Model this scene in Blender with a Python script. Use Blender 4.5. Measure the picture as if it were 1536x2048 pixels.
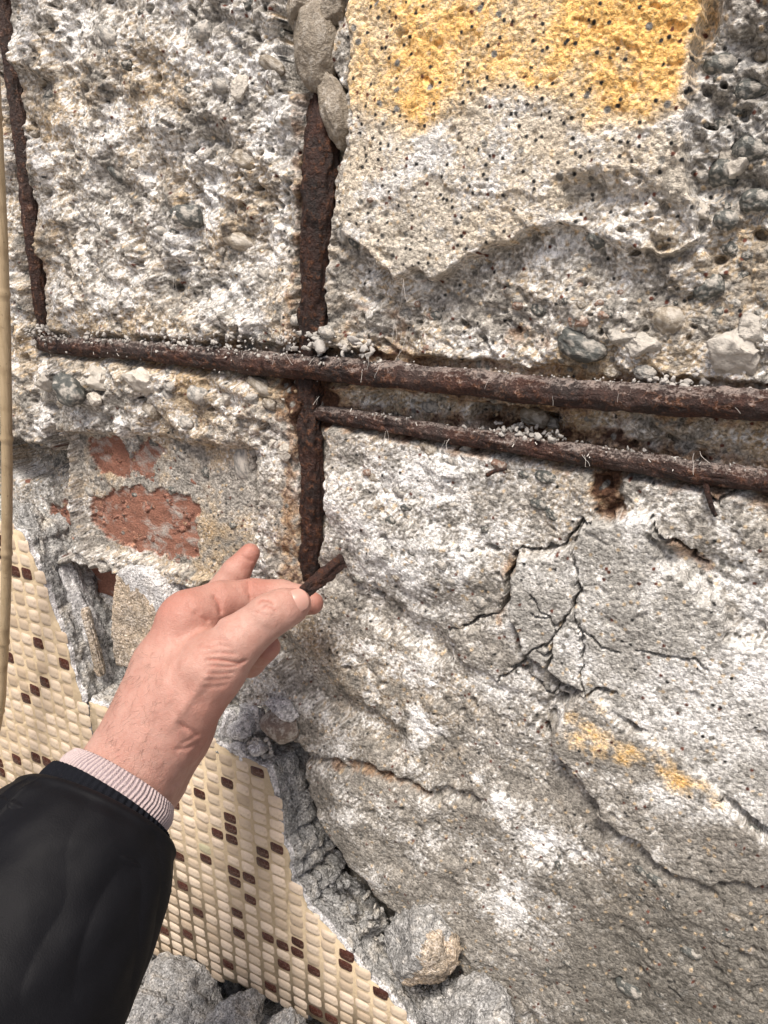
import bpy, bmesh, math, random
import numpy as np
from mathutils import Vector, Matrix

for o in list(bpy.data.objects): bpy.data.objects.remove(o)
scene = bpy.context.scene
rad = math.radians

# ------------------------------------------------------------------ camera
YAW, PITCH, DIST, CAMZ, F = 28.0, 18.0, 360.0, 600.0, 1479.0      # degrees, millimetres, focal length in photo pixels
_y, _p = rad(YAW), rad(PITCH)
FWD = np.array([-math.sin(_y)*math.cos(_p), math.cos(_y)*math.cos(_p), -math.sin(_p)])
RGT = np.array([math.cos(_y), math.sin(_y), 0.0])
UPV = np.cross(RGT, FWD)
CAM = np.array([0.0, -DIST, CAMZ])                                # mm; wall plane is y = 0, ground is z = 0
cd = bpy.data.cameras.new('camera'); co = bpy.data.objects.new('camera', cd)
scene.collection.objects.link(co)
cd.sensor_fit = 'VERTICAL'; cd.sensor_height = 36.0; cd.lens = 36.0*F/2048.0
cd.clip_start = 0.01; cd.clip_end = 200.0
M = Matrix(((RGT[0], UPV[0], -FWD[0], CAM[0]/1000), (RGT[1], UPV[1], -FWD[1], CAM[1]/1000),
            (RGT[2], UPV[2], -FWD[2], CAM[2]/1000), (0, 0, 0, 1)))
co.matrix_world = M
scene.camera = co

# ------------------------------------------------------------------ sky, sun, exposure
SUN_EL, SUN_AZ = 62.0, 168.0          # azimuth clockwise from +Y; the sun stands behind the camera
w = bpy.data.worlds.new('World'); scene.world = w; w.use_nodes = True
nt = w.node_tree; nt.nodes.clear()
sky = nt.nodes.new('ShaderNodeTexSky'); sky.sky_type = 'NISHITA'; sky.sun_disc = False
sky.sun_elevation = rad(SUN_EL); sky.sun_rotation = rad(SUN_AZ)
sky.air_density = 0.7; sky.dust_density = 5.0; sky.ozone_density = 0.6
bg = nt.nodes.new('ShaderNodeBackground'); bg.inputs[1].default_value = 0.072
wo = nt.nodes.new('ShaderNodeOutputWorld')
nt.links.new(sky.outputs[0], bg.inputs[0]); nt.links.new(bg.outputs[0], wo.inputs[0])
sd = bpy.data.lights.new('sun', 'SUN'); sd.energy = 2.75; sd.angle = rad(20); sd.color = (1.0, 0.93, 0.84)
so = bpy.data.objects.new('sun', sd); scene.collection.objects.link(so)
_az, _el = rad(SUN_AZ), rad(SUN_EL)
sdir = Vector((math.sin(_az)*math.cos(_el), math.cos(_az)*math.cos(_el), math.sin(_el)))
so.rotation_euler = sdir.to_track_quat('Z', 'Y').to_euler(); so.location = sdir*5
vs = scene.view_settings
vs.view_transform = 'Standard'; vs.look = 'None'; vs.gamma = 1.0; vs.use_curve_mapping = False
vs.exposure = 0.70

# ------------------------------------------------------------------ helpers
rng = np.random.RandomState(7)
def ray(px, py):
    px = np.asarray(px, float); py = np.asarray(py, float)
    return FWD + ((px-768)/F)[..., None]*RGT - ((py-1024)/F)[..., None]*UPV
def at(px, py, h=0.0):
    """point of the wall sheet that stands h mm proud of the wall plane"""
    d = ray(px, py); t = (-np.asarray(h, float) - CAM[1])/d[..., 1]
    return CAM + d*t[..., None]
def deep(px, py, z):
    """point z mm away from the camera along its axis"""
    return CAM + ray(px, py)*np.asarray(z, float)[..., None]
def proj(P):
    d = np.asarray(P, float) - CAM
    z = d @ FWD
    return 768 + F*(d @ RGT)/z, 1024 - F*(d @ UPV)/z, z
def ss(a, b, x):
    t = np.clip((x-a)/(b-a), 0, 1); return t*t*(3-2*t)

_perm = {}
def _h(ix, iy, iz, s):
    n = (ix*374761393 + iy*668265263 + iz*2147483647 + s*1274126177) & 0xffffffff
    n = ((n ^ (n >> 13))*1274126177) & 0xffffffff
    n = ((n ^ (n >> 15))*2246822519) & 0xffffffff
    return (n ^ (n >> 16)) & 0xffffff
_TR = np.random.RandomState(99)
_ang = _TR.rand(65536)*2*math.pi
_TGX = (np.cos(_ang)*1.45).astype(np.float32); _TGY = (np.sin(_ang)*1.45).astype(np.float32)
_TA = _TR.rand(65536).astype(np.float32); _TB = _TR.rand(65536).astype(np.float32); _TC = _TR.rand(65536).astype(np.float32)
def _cell(x, y, s):
    xi = np.floor(x); yi = np.floor(y)
    xf = (x-xi).astype(np.float32); yf = (y-yi).astype(np.float32)
    return xi.astype(np.int32) + s*57, yi.astype(np.int32) + s*131, xf, yf
def noise2(x, y, s=0):
    x = np.asarray(x, float); y = np.asarray(y, float)
    xi, yi, xf, yf = _cell(x, y, s)
    u_ = xf*xf*xf*(xf*(xf*6-15)+10); v_ = yf*yf*yf*(yf*(yf*6-15)+10)
    x0 = xi & 255; x1 = (xi+1) & 255; y0 = (yi & 255) << 8; y1 = ((yi+1) & 255) << 8
    def g(i, a, b): return _TGX[i]*(xf-a) + _TGY[i]*(yf-b)
    n00 = g(x0 | y0, 0, 0); n10 = g(x1 | y0, 1, 0); n01 = g(x0 | y1, 0, 1); n11 = g(x1 | y1, 1, 1)
    a = n00 + (n10-n00)*u_; b = n01 + (n11-n01)*u_
    return a + (b-a)*v_
def fbm2(x, y, s=0, o=4, gain=0.5):
    t = 0; a = 1
    for k in range(o):
        t = t + a*noise2(x*2**k, y*2**k, s+k*17); a *= gain
    return t
def vnoise3(P, s=0):
    P = np.asarray(P, float); I = np.floor(P).astype(np.int64); f = P-I
    f = f*f*(3-2*f); r = 0
    for a in (0, 1):
        for b in (0, 1):
            for c in (0, 1):
                wgt = (f[:, 0] if a else 1-f[:, 0])*(f[:, 1] if b else 1-f[:, 1])*(f[:, 2] if c else 1-f[:, 2])
                r = r + wgt*(_h(I[:, 0]+a, I[:, 1]+b, I[:, 2]+c, s)/8388608.0-1)
    return r
def fbm3(P, s=0, o=4, gain=0.5):
    t = 0; a = 1
    for k in range(o):
        t = t + a*vnoise3(P*2**k + k*3.7, s+k*11); a *= gain
    return t
def worley2(x, y, s=0):
    xi, yi, xf, yf = _cell(x, y, s)
    f1 = np.full(x.shape, 9.0, np.float32); f2 = f1.copy(); idv = np.zeros(x.shape, np.float32)
    for a in (-1, 0, 1):
        for b in (-1, 0, 1):
            i = ((xi+a) & 255) | (((yi+b) & 255) << 8)
            d = (a+_TA[i]-xf)**2 + (b+_TB[i]-yf)**2
            m = d < f1
            f2 = np.where(m, f1, np.minimum(f2, d)); idv = np.where(m, _TC[i], idv); f1 = np.where(m, d, f1)
    return np.sqrt(f1), np.sqrt(f2), idv

def facets(x, y, s=0, tilt=1.0):
    """broken faces: every cell its own level and its own slope"""
    xi, yi, xf, yf = _cell(x, y, s)
    f1 = np.full(x.shape, 9.0, np.float32); out = np.zeros(x.shape, np.float32)
    for a in (-1, 0, 1):
        for b in (-1, 0, 1):
            i = ((xi+a) & 255) | (((yi+b) & 255) << 8)
            dx = a+_TA[i]-xf; dy = b+_TB[i]-yf; d = dx*dx+dy*dy; m = d < f1
            out = np.where(m, (_TC[i]-.5) + tilt*(dx*_TGX[i]+dy*_TGY[i]), out); f1 = np.where(m, d, f1)
    return out

COL = scene.collection
def link(o, parent=None):
    COL.objects.link(o)
    if parent is not None: o.parent = parent
    return o
def mesh_np(name, V, Fc, smooth=True):
    """V in metres; Fc an int array (n,3|4) or a list of faces"""
    me = bpy.data.meshes.new(name)
    V = np.asarray(V, np.float32)
    if isinstance(Fc, np.ndarray):
        n, k = Fc.shape
        me.vertices.add(len(V)); me.vertices.foreach_set('co', V.ravel())
        me.loops.add(n*k); me.loops.foreach_set('vertex_index', Fc.astype(np.int32).ravel())
        me.polygons.add(n); me.polygons.foreach_set('loop_start', np.arange(0, n*k, k, dtype=np.int32))
        me.polygons.foreach_set('loop_total', np.full(n, k, np.int32))
        me.update(calc_edges=True)
    else:
        me.from_pydata([tuple(map(float, v)) for v in V], [], Fc)
    if smooth: me.polygons.foreach_set('use_smooth', np.ones(len(me.polygons), bool))
    me.update()
    return me
def make(name, Vmm, Fc, mat, parent=None, origin=None, smooth=True):
    """one mesh object from world millimetres; origin (mm) is its base point"""
    Vmm = np.asarray(Vmm, float)
    if origin is None:
        origin = Vmm.mean(0) if parent is None else np.array(parent['o_'])
    origin = np.asarray(origin, float)
    me = mesh_np(name, (Vmm-origin)/1000, Fc, smooth)
    for m in (mat if isinstance(mat, (list, tuple)) else [mat]): me.materials.append(m)
    o = link(bpy.data.objects.new(name, me), parent)
    p0 = np.array(parent['o_']) if parent is not None else np.zeros(3)
    o.location = (origin-p0)/1000
    o['o_'] = [float(x) for x in origin]
    return o
def empty(name, origin):
    o = link(bpy.data.objects.new(name, None)); o.location = np.asarray(origin)/1000
    o.empty_display_size = 0.02; o['o_'] = [float(x) for x in origin]
    return o
def tag(o, label=None, cat=None, group=None, kind=None):
    if label: o['label'] = label
    if cat: o['category'] = cat
    if group: o['group'] = group
    if kind: o['kind'] = kind
    return o
def grid_faces(nu, nv, wrap=False):
    i = np.arange(nu-1)[:, None]; j = np.arange(nv if wrap else nv-1)[None]
    j2 = (j+1) % nv
    a = i*nv+j; b = i*nv+j2; c = (i+1)*nv+j2; d = (i+1)*nv+j
    return np.stack([np.broadcast_to(q, a.shape) for q in (a, b, c, d)], -1).reshape(-1, 4)
_ico = {}
def ico(n):
    if n not in _ico:
        bm = bmesh.new(); bmesh.ops.create_icosphere(bm, subdivisions=n, radius=1.0)
        bm.verts.ensure_lookup_table()
        V = np.array([v.co[:] for v in bm.verts]); Fc = np.array([[v.index for v in f.verts] for f in bm.faces]); bm.free()
        _ico[n] = (V, Fc)
    return _ico[n][0].copy(), _ico[n][1]
def rotm(ax, ang):
    return np.array(Matrix.Rotation(ang, 3, ax))
def spline(P, n):
    """Catmull-Rom through the rows of P, n samples, nearly even in length"""
    P = np.asarray(P, float); Q = np.vstack([2*P[0]-P[1], P, 2*P[-1]-P[-2]])
    out = []
    for i in range(1, len(Q)-2):
        t = np.linspace(0, 1, 24, endpoint=False)[:, None]
        p0, p1, p2, p3 = Q[i-1], Q[i], Q[i+1], Q[i+2]
        out.append(.5*((2*p1) + (-p0+p2)*t + (2*p0-5*p1+4*p2-p3)*t*t + (-p0+3*p1-3*p2+p3)*t**3))
    out = np.vstack(out + [P[-1:]])
    L = np.r_[0, np.cumsum(np.linalg.norm(np.diff(out[:, :3], axis=0), axis=1))]
    s = np.linspace(0, L[-1], n)
    return np.stack([np.interp(s, L, out[:, k]) for k in range(out.shape[1])], 1), L[-1]
def frames(C):
    T = np.gradient(C, axis=0); T /= np.linalg.norm(T, axis=1)[:, None]
    ref = np.array([0, -1.0, 0.05]); ref /= np.linalg.norm(ref)
    N = ref - T*(T @ ref)[:, None]; N /= np.linalg.norm(N, axis=1)[:, None]
    return T, N, np.cross(T, N)
def tube(C, R, sides=10, caps=True, disp=None):
    """tube round centreline C (n,3 mm) with radius R; disp(a, s) adds to the radius"""
    n = len(C); R = np.broadcast_to(np.asarray(R, float), (n,))
    T, N, B = frames(C)
    a = np.linspace(0, 2*math.pi, sides, endpoint=False)
    s = np.r_[0, np.cumsum(np.linalg.norm(np.diff(C, axis=0), axis=1))]
    rr = R[:, None] + (disp(a[None], s[:, None]) if disp is not None else 0*a[None])
    V = C[:, None] + rr[..., None]*(np.cos(a)[None, :, None]*N[:, None] + np.sin(a)[None, :, None]*B[:, None])
    V = V.reshape(-1, 3); Fc = grid_faces(n, sides, True)
    if caps:
        k = len(V); V = np.vstack([V, C[:1], C[-1:]])
        j = np.arange(sides); j2 = (j+1) % sides; e = (n-1)*sides
        c0 = np.stack([j2, j, np.full(sides, k), np.full(sides, k)], 1); c1 = np.stack([e+j, e+j2, np.full(sides, k+1), np.full(sides, k+1)], 1)
        Fc = [tuple(f) for f in Fc.tolist()] + [tuple(f[:3]) for f in c0.tolist()] + [tuple(f[:3]) for f in c1.tolist()]
    return V, Fc
def rock(seed, size, n=4, cuts=13, rough=.14, fine=.085, keep=.48):
    """angular broken lump, unit sphere chiselled by planes, then scaled to size (mm)"""
    V, Fc = ico(n); r = np.random.RandomState(seed)
    for k in range(cuts):
        d = r.normal(size=3); d /= np.linalg.norm(d); lim = r.uniform(keep, .92)
        e = V @ d; V = V - d*np.maximum(e-lim, 0)[:, None]
    L = np.linalg.norm(V, axis=1, keepdims=True); Nn = V/L
    V = V + Nn*(fbm3(V*1.8, seed, 2)*rough + fbm3(V*6.0, seed+5, 4, .6)*fine)[:, None]
    return V*np.asarray(size, float), Fc

# ------------------------------------------------------------------ materials
class NB:
    def __init__(s, name):
        s.m = bpy.data.materials.new(name); s.m.use_nodes = True; s.t = s.m.node_tree; s.t.nodes.clear()
        s.out = s.n('ShaderNodeOutputMaterial'); s.b = s.n('ShaderNodeBsdfPrincipled')
        s.t.links.new(s.b.outputs[0], s.out.inputs[0]); s.co = s.n('ShaderNodeTexCoord').outputs['Object']
    def n(s, t): return s.t.nodes.new(t)
    def set(s, sock, v):
        if hasattr(v, 'links') or isinstance(v, bpy.types.NodeSocket): s.t.links.new(v, sock)
        else: sock.default_value = (tuple(v)+(1,))[:4] if isinstance(v, (tuple, list)) and len(sock.default_value) == 4 else v
    def inp(s, name, v): s.set(s.b.inputs[name], v); return s
    def noise(s, scale, detail=4, rough=.55, co=None, dist=0, out=0):
        x = s.n('ShaderNodeTexNoise'); s.set(x.inputs['Vector'], co or s.co); x.inputs['Scale'].default_value = scale
        x.inputs['Detail'].default_value = detail; x.inputs['Roughness'].default_value = rough; x.inputs['Distortion'].default_value = dist
        return x.outputs[out]
    def vor(s, scale, feat='F1', co=None, out='Distance', rnd=1):
        x = s.n('ShaderNodeTexVoronoi'); x.feature = feat; s.set(x.inputs['Vector'], co or s.co); x.inputs['Scale'].default_value = scale
        x.inputs['Randomness'].default_value = rnd
        return x.outputs[out]
    def ramp(s, f, stops, interp='LINEAR'):
        x = s.n('ShaderNodeValToRGB'); x.color_ramp.interpolation = interp; s.set(x.inputs[0], f); e = x.color_ramp.elements
        while len(e) < len(stops): e.new(.5)
        for el, (p, c) in zip(e, stops):
            el.position = p; el.color = (c, c, c, 1) if not isinstance(c, (tuple, list)) else tuple(c)+(1,)
        return x.outputs[0]
    def mix(s, f, a, b, mode='MIX'):
        x = s.n('ShaderNodeMix'); x.data_type = 'RGBA'; x.blend_type = mode; s.set(x.inputs[0], f); s.set(x.inputs[6], a); s.set(x.inputs[7], b)
        return x.outputs[2]
    def math(s, op, a, b=0.0, clamp=False):
        x = s.n('ShaderNodeMath'); x.operation = op; x.use_clamp = clamp; s.set(x.inputs[0], a); s.set(x.inputs[1], b)
        return x.outputs[0]
    def attr(s, name):
        x = s.n('ShaderNodeAttribute'); x.attribute_name = name
        y = s.n('ShaderNodeSeparateColor'); s.t.links.new(x.outputs['Color'], y.inputs[0])
        return y.outputs[0], y.outputs[1], y.outputs[2], x.outputs['Alpha']
    def sep(s, c):
        y = s.n('ShaderNodeSeparateColor'); s.t.links.new(c, y.inputs[0]); return y.outputs
    def mapping(s, scale=(1, 1, 1), rot=(0, 0, 0)):
        x = s.n('ShaderNodeMapping'); s.t.links.new(s.co, x.inputs[0]); x.inputs['Scale'].default_value = scale; x.inputs['Rotation'].default_value = rot
        return x.outputs[0]
    def bump(s, h, dist, strength=1.0, prev=None):
        x = s.n('ShaderNodeBump'); s.set(x.inputs['Height'], h); x.inputs['Distance'].default_value = dist; x.inputs['Strength'].default_value = strength
        if prev is not None: s.t.links.new(prev, x.inputs['Normal'])
        return x.outputs[0]
    def rnd(s):
        return s.n('ShaderNodeObjectInfo').outputs['Random']
    def up(s):
        g = s.n('ShaderNodeNewGeometry'); x = s.n('ShaderNodeSeparateXYZ'); s.t.links.new(g.outputs['Normal'], x.inputs[0]); return x.outputs[2]

def mat_concrete(name, grey=(.40, .385, .36), tan=(.46, .36, .24), tanbias=0.0, masks=False, white=.0):
    b = NB(name)
    fn = b.n('ShaderNodeTexNoise'); b.set(fn.inputs['Vector'], b.co); fn.inputs['Scale'].default_value = 700
    fn.inputs['Detail'].default_value = 2.5; fn.inputs['Roughness'].default_value = .75
    fine = fn.outputs[0]
    vn = b.n('ShaderNodeTexVoronoi'); b.set(vn.inputs['Vector'], b.co); vn.inputs['Scale'].default_value = 600
    gs = b.sep(vn.outputs['Color']); gd = vn.outputs['Distance']
    if masks:      # wide colour zones are laid down per vertex, the sand grain comes on top
        x = b.n('ShaderNodeAttribute'); x.attribute_name = 'tone'; c = x.outputs['Color']; med = fine
    else:
        med = b.noise(130, 4, .65, dist=.4); big = b.noise(32, 3, .6)
        tf = b.ramp(b.math('ADD', b.math('MULTIPLY', big, .6), b.math('ADD', b.math('MULTIPLY', med, .4), tanbias)), [(.42, 0), (.62, 1)])
        c = b.mix(tf, grey, tan); c = b.mix(1, c, b.ramp(big, [(.3, .62), (.5, 1.0), (.7, 1.25)]), 'MULTIPLY')
        flake = b.ramp(b.math('ADD', b.math('MULTIPLY', med, .55), b.math('MULTIPLY', fine, .5)), [(.50, 0), (.62, 1)])
        c = b.mix(b.math('MULTIPLY', flake, max(0, .4+white)), c, (.74, .735, .73))
    tone = b.ramp(gs[0], [(0, .38), (.10, .6), (.3, .88), (.6, 1.0), (.85, 1.22), (1, 1.4)])
    c = b.mix(.8, c, b.mix(1, c, tone, 'MULTIPLY'))
    c = b.mix(.85, c, b.mix(1, c, b.ramp(fine, [(.30, .40), (.46, .9), (.56, 1.08), (.72, 1.45)]), 'MULTIPLY'))
    b.inp('Base Color', c).inp('Roughness', .93)
    b.b.inputs['Specular IOR Level'].default_value = .2
    hgt = b.math('SUBTRACT', fine, b.math('MULTIPLY', gd, .35))
    if masks: b.inp('Normal', b.bump(hgt, .0013, 1.0))
    else: b.inp('Normal', b.bump(b.math('ADD', hgt, b.math('MULTIPLY', med, 1.3)), .0017, 1.0))
    return b.m

def mat_stone(name, a, c2, dust=.5, k=5.0):
    b = NB(name)
    r = b.rnd(); n1 = b.noise(70*k, 3, .6); fi = b.noise(520*k, 3, .65)
    c = b.mix(n1, a, c2); c = b.mix(.6, c, b.mix(1, c, b.ramp(fi, [(.3, .6), (.7, 1.4)]), 'MULTIPLY'))
    df = b.ramp(b.math('ADD', b.math('MULTIPLY', b.noise(140*k, 4, .65), .75), b.math('MULTIPLY', fi, .35)), [(.62-.18*dust, 0), (.74-.18*dust, 1)])
    c = b.mix(b.math('MULTIPLY', df, .8), c, b.mix(fi, (.40, .36, .31), (.66, .62, .56)))
    c = b.mix(.5, c, b.mix(1, c, b.ramp(r, [(0, .7), (1, 1.3)]), 'MULTIPLY'))
    b.inp('Base Color', c).inp('Roughness', b.math('ADD', b.math('MULTIPLY', df, .4), .5))
    b.inp('Normal', b.bump(b.math('ADD', fi, n1), .0014, 1.0))
    return b.m

def mat_rust(name, dusty=.6, dk=1.0):
    b = NB(name)
    n1 = b.noise(60, 4, .65); n2 = b.noise(260, 5, .7); fi = b.noise(900, 2, .7)
    c = b.mix(b.ramp(n1, [(.38, 0), (.66, 1)]), (.020, .0115, .010), (.060, .023, .015))
    c = b.mix(b.ramp(n2, [(.52, 0), (.68, .85)]), c, (.17, .06, .020))
    if dusty > .3: c = b.mix(b.ramp(b.noise(22, 3, .6), [(.46, 0), (.66, .5)]), c, (.075, .056, .05))
    c = b.mix(.8, c, b.mix(1, c, b.ramp(fi, [(.3, .4), (.7, 1.8)]), 'MULTIPLY'))
    upm = b.ramp(b.up(), [(.15, 0), (.85, 1)])      # lime dust lies where the bar faces up
    df = b.math('MULTIPLY', b.ramp(b.math('ADD', b.math('MULTIPLY', n2, .7), b.math('ADD', b.math('MULTIPLY', fi, .45), b.math('MULTIPLY', upm, .16))), [(.66, 0), (.80, 1)]), dusty)
    c = b.mix(df, c, (.42, .37, .34))
    c = b.mix(1, c, (dk, dk, dk), 'MULTIPLY')
    b.inp('Base Color', c).inp('Roughness', .58)
    b.b.inputs['Specular IOR Level'].default_value = .4
    b.inp('Normal', b.bump(b.math('ADD', b.math('MULTIPLY', fi, .35), n2), .0026, 1.0))
    return b.m

def mat_simple(name, a, c2, scale=200, rough=.8, bumpd=.0005, spec=.4):
    b = NB(name); f = b.noise(scale, 5, .6); fi = b.noise(scale*4, 3, .6)
    b.inp('Base Color', b.mix(f, a, c2)).inp('Roughness', rough); b.b.inputs['Specular IOR Level'].default_value = spec
    b.inp('Normal', b.bump(b.math('ADD', f, b.math('MULTIPLY', fi, .4)), bumpd, .8))
    return b.m

MAT = {}
MAT['concrete'] = mat_concrete('concrete_weathered', masks=True)
MAT['mortar'] = mat_concrete('mortar_grey', grey=(.36, .355, .345), tan=(.44, .38, .29), tanbias=-.08, masks=False)
MAT['render_tan'] = mat_concrete('render_tan', grey=(.50, .42, .33), tan=(.53, .40, .27), tanbias=.0, masks=False)
MAT['lime'] = mat_concrete('lime_pale', grey=(.62, .61, .61), tan=(.60, .55, .50), tanbias=-.1, masks=False, white=.3)
MAT['chalk'] = mat_concrete('chalky_lime', grey=(.70, .685, .69), tan=(.66, .62, .60), tanbias=-.1, masks=False, white=.2)
b = NB('brick_red'); f = b.noise(110, 4, .6); g = b.noise(55, 5, .65, co=b.mapping((1, 1, 1.8), (0, .5, 0)), dist=.5); fi = b.noise(700, 2, .7)
c = b.mix(f, (.21, .088, .060), (.34, .165, .112)); c = b.mix(b.ramp(g, [(.50, 0), (.64, .85)]), c, b.mix(f, (.32, .30, .27), (.50, .47, .43)))
c = b.mix(.7, c, b.mix(1, c, b.ramp(fi, [(.3, .55), (.7, 1.4)]), 'MULTIPLY'))
b.inp('Base Color', c).inp('Roughness', .92); b.inp('Normal', b.bump(b.math('ADD', b.math('MULTIPLY', fi, .5), g), .0016, 1.0)); MAT['brick'] = b.m
MAT['st_dark'] = mat_stone('stone_dark_green_grey', (.060, .066, .062), (.12, .125, .115), .35)
MAT['st_grey'] = mat_stone('stone_grey', (.20, .20, .19), (.32, .31, .29), .6)
MAT['st_tan'] = mat_stone('stone_tan', (.22, .18, .135), (.36, .31, .24), .42)
MAT['st_pale'] = mat_stone('stone_pale', (.40, .36, .30), (.58, .54, .48), .6)
MAT['st_river'] = mat_stone('river_stone', (.17, .11, .085), (.27, .22, .18), .55, 1.0)
MAT['st_conc'] = mat_stone('concrete_bit', (.34, .31, .27), (.60, .57, .52), .75, 6.0)
MAT['st_big'] = mat_stone('crevice_stone', (.20, .165, .125), (.36, .31, .245), .30, 1.3)
MAT['st_red'] = mat_stone('stone_reddish', (.24, .13, .09), (.36, .24, .18), .35)
MAT['rust'] = mat_rust('rusted_steel'); MAT['rust_clean'] = mat_rust('rusted_steel_bare', .10, .78)
MAT['crumb'] = mat_simple('mortar_crumb', (.22, .20, .18), (.66, .635, .60), 300, .95)
MAT['web'] = mat_simple('dusty_fibre', (.55, .50, .44), (.85, .82, .78), 900, .95)
MAT['earth'] = mat_concrete('earth_dust', grey=(.25, .245, .235), tan=(.28, .23, .17), masks=False)

# ------------------------------------------------------------------ the broken concrete wall
def axis(a, b, m0, m1, step):
    core = np.arange(a, b+.1, step); lo = []; hi = []; s = step; x = a
    while x > m0: s *= 1.09; x -= s; lo.append(x)
    s = step; x = b
    while x < m1: s *= 1.09; x += s; hi.append(x)
    return np.r_[lo[::-1], core, hi]
GX = axis(-60, 1570, -640, 2300, 2.2); GY = axis(-50, 2070, -560, 2400, 2.2)
PX, PY = np.meshgrid(GX, GY)                    # rows = y
P0 = at(PX, PY, 0.0)
U = P0[..., 0]; Vv = P0[..., 2]
H = np.zeros(U.shape)
# ragged-edge warp shared by all outlines
WU = fbm2(U/14, Vv/14, 101, 5, .6)*3.6; WV = fbm2(U/14+40, Vv/14, 102, 5, .6)*3.6
WU2 = WU*.35; WV2 = WV*.35

def sdist(poly, uu, vv):
    """signed distance (mm) to polygon of (u, v) points, negative inside"""
    d = np.full(uu.shape, 1e9); inside = np.zeros(uu.shape, bool); n = len(poly)
    for i in range(n):
        a = poly[i]; b = poly[(i+1) % n]; e = b-a
        wx = uu-a[0]; wy = vv-a[1]
        t = np.clip((wx*e[0]+wy*e[1])/(e@e+1e-9), 0, 1)
        d = np.minimum(d, (wx-e[0]*t)**2 + (wy-e[1]*t)**2)
        c = ((a[1] <= vv) & (b[1] > vv)) | ((b[1] <= vv) & (a[1] > vv))
        with np.errstate(divide='ignore', invalid='ignore'):
            xi = a[0] + (vv-a[1])/(b[1]-a[1])*e[0]
        inside ^= c & (uu < xi)
    return np.where(inside, -1, 1)*np.sqrt(d)
def pdist(line, uu, vv):
    d = np.full(uu.shape, 1e9); tt = np.zeros(uu.shape)
    for i in range(len(line)-1):
        a = line[i]; e = line[i+1]-a
        wx = uu-a[0]; wy = vv-a[1]
        t = np.clip((wx*e[0]+wy*e[1])/(e@e+1e-9), 0, 1)
        q = (wx-e[0]*t)**2 + (wy-e[1]*t)**2; m = q < d
        d = np.where(m, q, d); tt = np.where(m, (i+t)/(len(line)-1), tt)
    return np.sqrt(d), tt
def uvpts(pts, h):
    p = np.array(pts, float); return at(p[:, 0], p[:, 1], h)[:, [0, 2]]
def boxsel(poly, mg):
    lo = poly.min(0)-mg; hi = poly.max(0)+mg
    m = (U > lo[0]) & (U < hi[0]) & (Vv > lo[1]) & (Vv < hi[1])
    r = np.where(m.any(1))[0]; c = np.where(m.any(0))[0]
    if len(r) == 0 or len(c) == 0: return None
    return (slice(r[0], r[-1]+1), slice(c[0], c[-1]+1))
def mask(pts, h=0.0, edge=3.0, warp=1.0):
    poly = uvpts(pts, h); s = boxsel(poly, edge+12); out = np.zeros(U.shape)
    if s is None: return out
    d = sdist(poly, U[s]+WU[s]*warp, Vv[s]+WV[s]*warp)
    out[s] = ss(edge/2, -edge/2, d); return out
def line(pts, h=0.0, r=3.0, soft=2.0, warp=.35, taper=0.0):
    l = uvpts(pts, h); s = boxsel(l, r+soft+10); out = np.zeros(U.shape)
    if s is None: return out
    d, t = pdist(l, U[s]+WU[s]*warp, Vv[s]+WV[s]*warp)
    rr = r*(1-taper*np.abs(2*t-1))
    out[s] = ss(rr+soft, rr, d); return out

ROUGH = np.full(U.shape, 1.0); SMOOTH = np.zeros(U.shape)
def region(pts, h, rough=None, edge=3.0, warp=1.0, smooth=None):
    global H, ROUGH, SMOOTH
    m = mask(pts, h, edge, warp); H = H*(1-m)+h*m
    if rough is not None: ROUGH = ROUGH*(1-m)+rough*m
    if smooth is not None: SMOOTH = SMOOTH*(1-m)+smooth*m
    return m
W0, W1 = -700, 2400
# upper left rough field
region([(W0, -700), (600, -700), (600, 700), (W0, 640)], 1, 1.35, 12)
region([(300, 330), (420, 250), (600, 300), (600, 560), (500, 620), (420, 560), (330, 500), (300, 420)], -4, 1.5, 18)
region([(330, 520), (440, 540), (470, 600), (400, 640), (330, 590)], -7, 1.3, 9)
# upper right: smooth render slab over rougher concrete
region([(680, 380), (1500, 380), (W1, 420), (W1, 800), (1500, 790), (680, 700)], -3, 1.05, 8)
region([(1400, -700), (W1, -700), (W1, 780), (1440, 700), (1405, 480), (1375, 330), (1372, 180), (1400, 60)], -6, 1.6, 9)
region([(1430, -700), (1560, -700), (1560, 40), (1480, 50), (1430, 80)], 1, 1.1, 9)
region([(700, -700), (1420, -700), (1408, 0), (1388, 130), (1368, 260), (1372, 330), (1386, 410), (1394, 480), (1330, 512), (1260, 490), (1180, 465), (1120, 452),
        (1075, 452), (1030, 475), (960, 502), (922, 522), (892, 548), (852, 560), (830, 536), (790, 557), (755, 535), (735, 500), (690, 470), (668, 420),
        (688, 330), (706, 250), (694, 140), (688, 60)], 8, .34, 2.2, .55, smooth=1)
region([(1130, 375), (1200, 350), (1290, 370), (1350, 400), (1385, 470), (1330, 505), (1280, 500), (1230, 480), (1180, 478), (1140, 430)], 2, 1.2, 7, 1, smooth=.2)
m_up = mask([(690, -700), (1400, -700), (1400, 300), (1240, 380), (1080, 395), (960, 380), (860, 362), (700, 430)], 8, 2.5, .8)
H += m_up*1.2
# crevice and groove of the upright bar
region([(596, -700), (700, -700), (692, 60), (690, 140), (700, 190), (610, 190), (590, 120)], -17, .6, 5, .6)
region([(612, 170), (696, 180), (704, 290), (684, 400), (672, 480), (668, 690), (606, 690), (603, 500), (618, 300)], -9, .8, 3, .7)
region([(596, 740), (656, 740), (660, 900), (658, 1060), (642, 1120), (640, 1170), (604, 1165), (598, 1000)], -6, .8, 3, .7)
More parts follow.
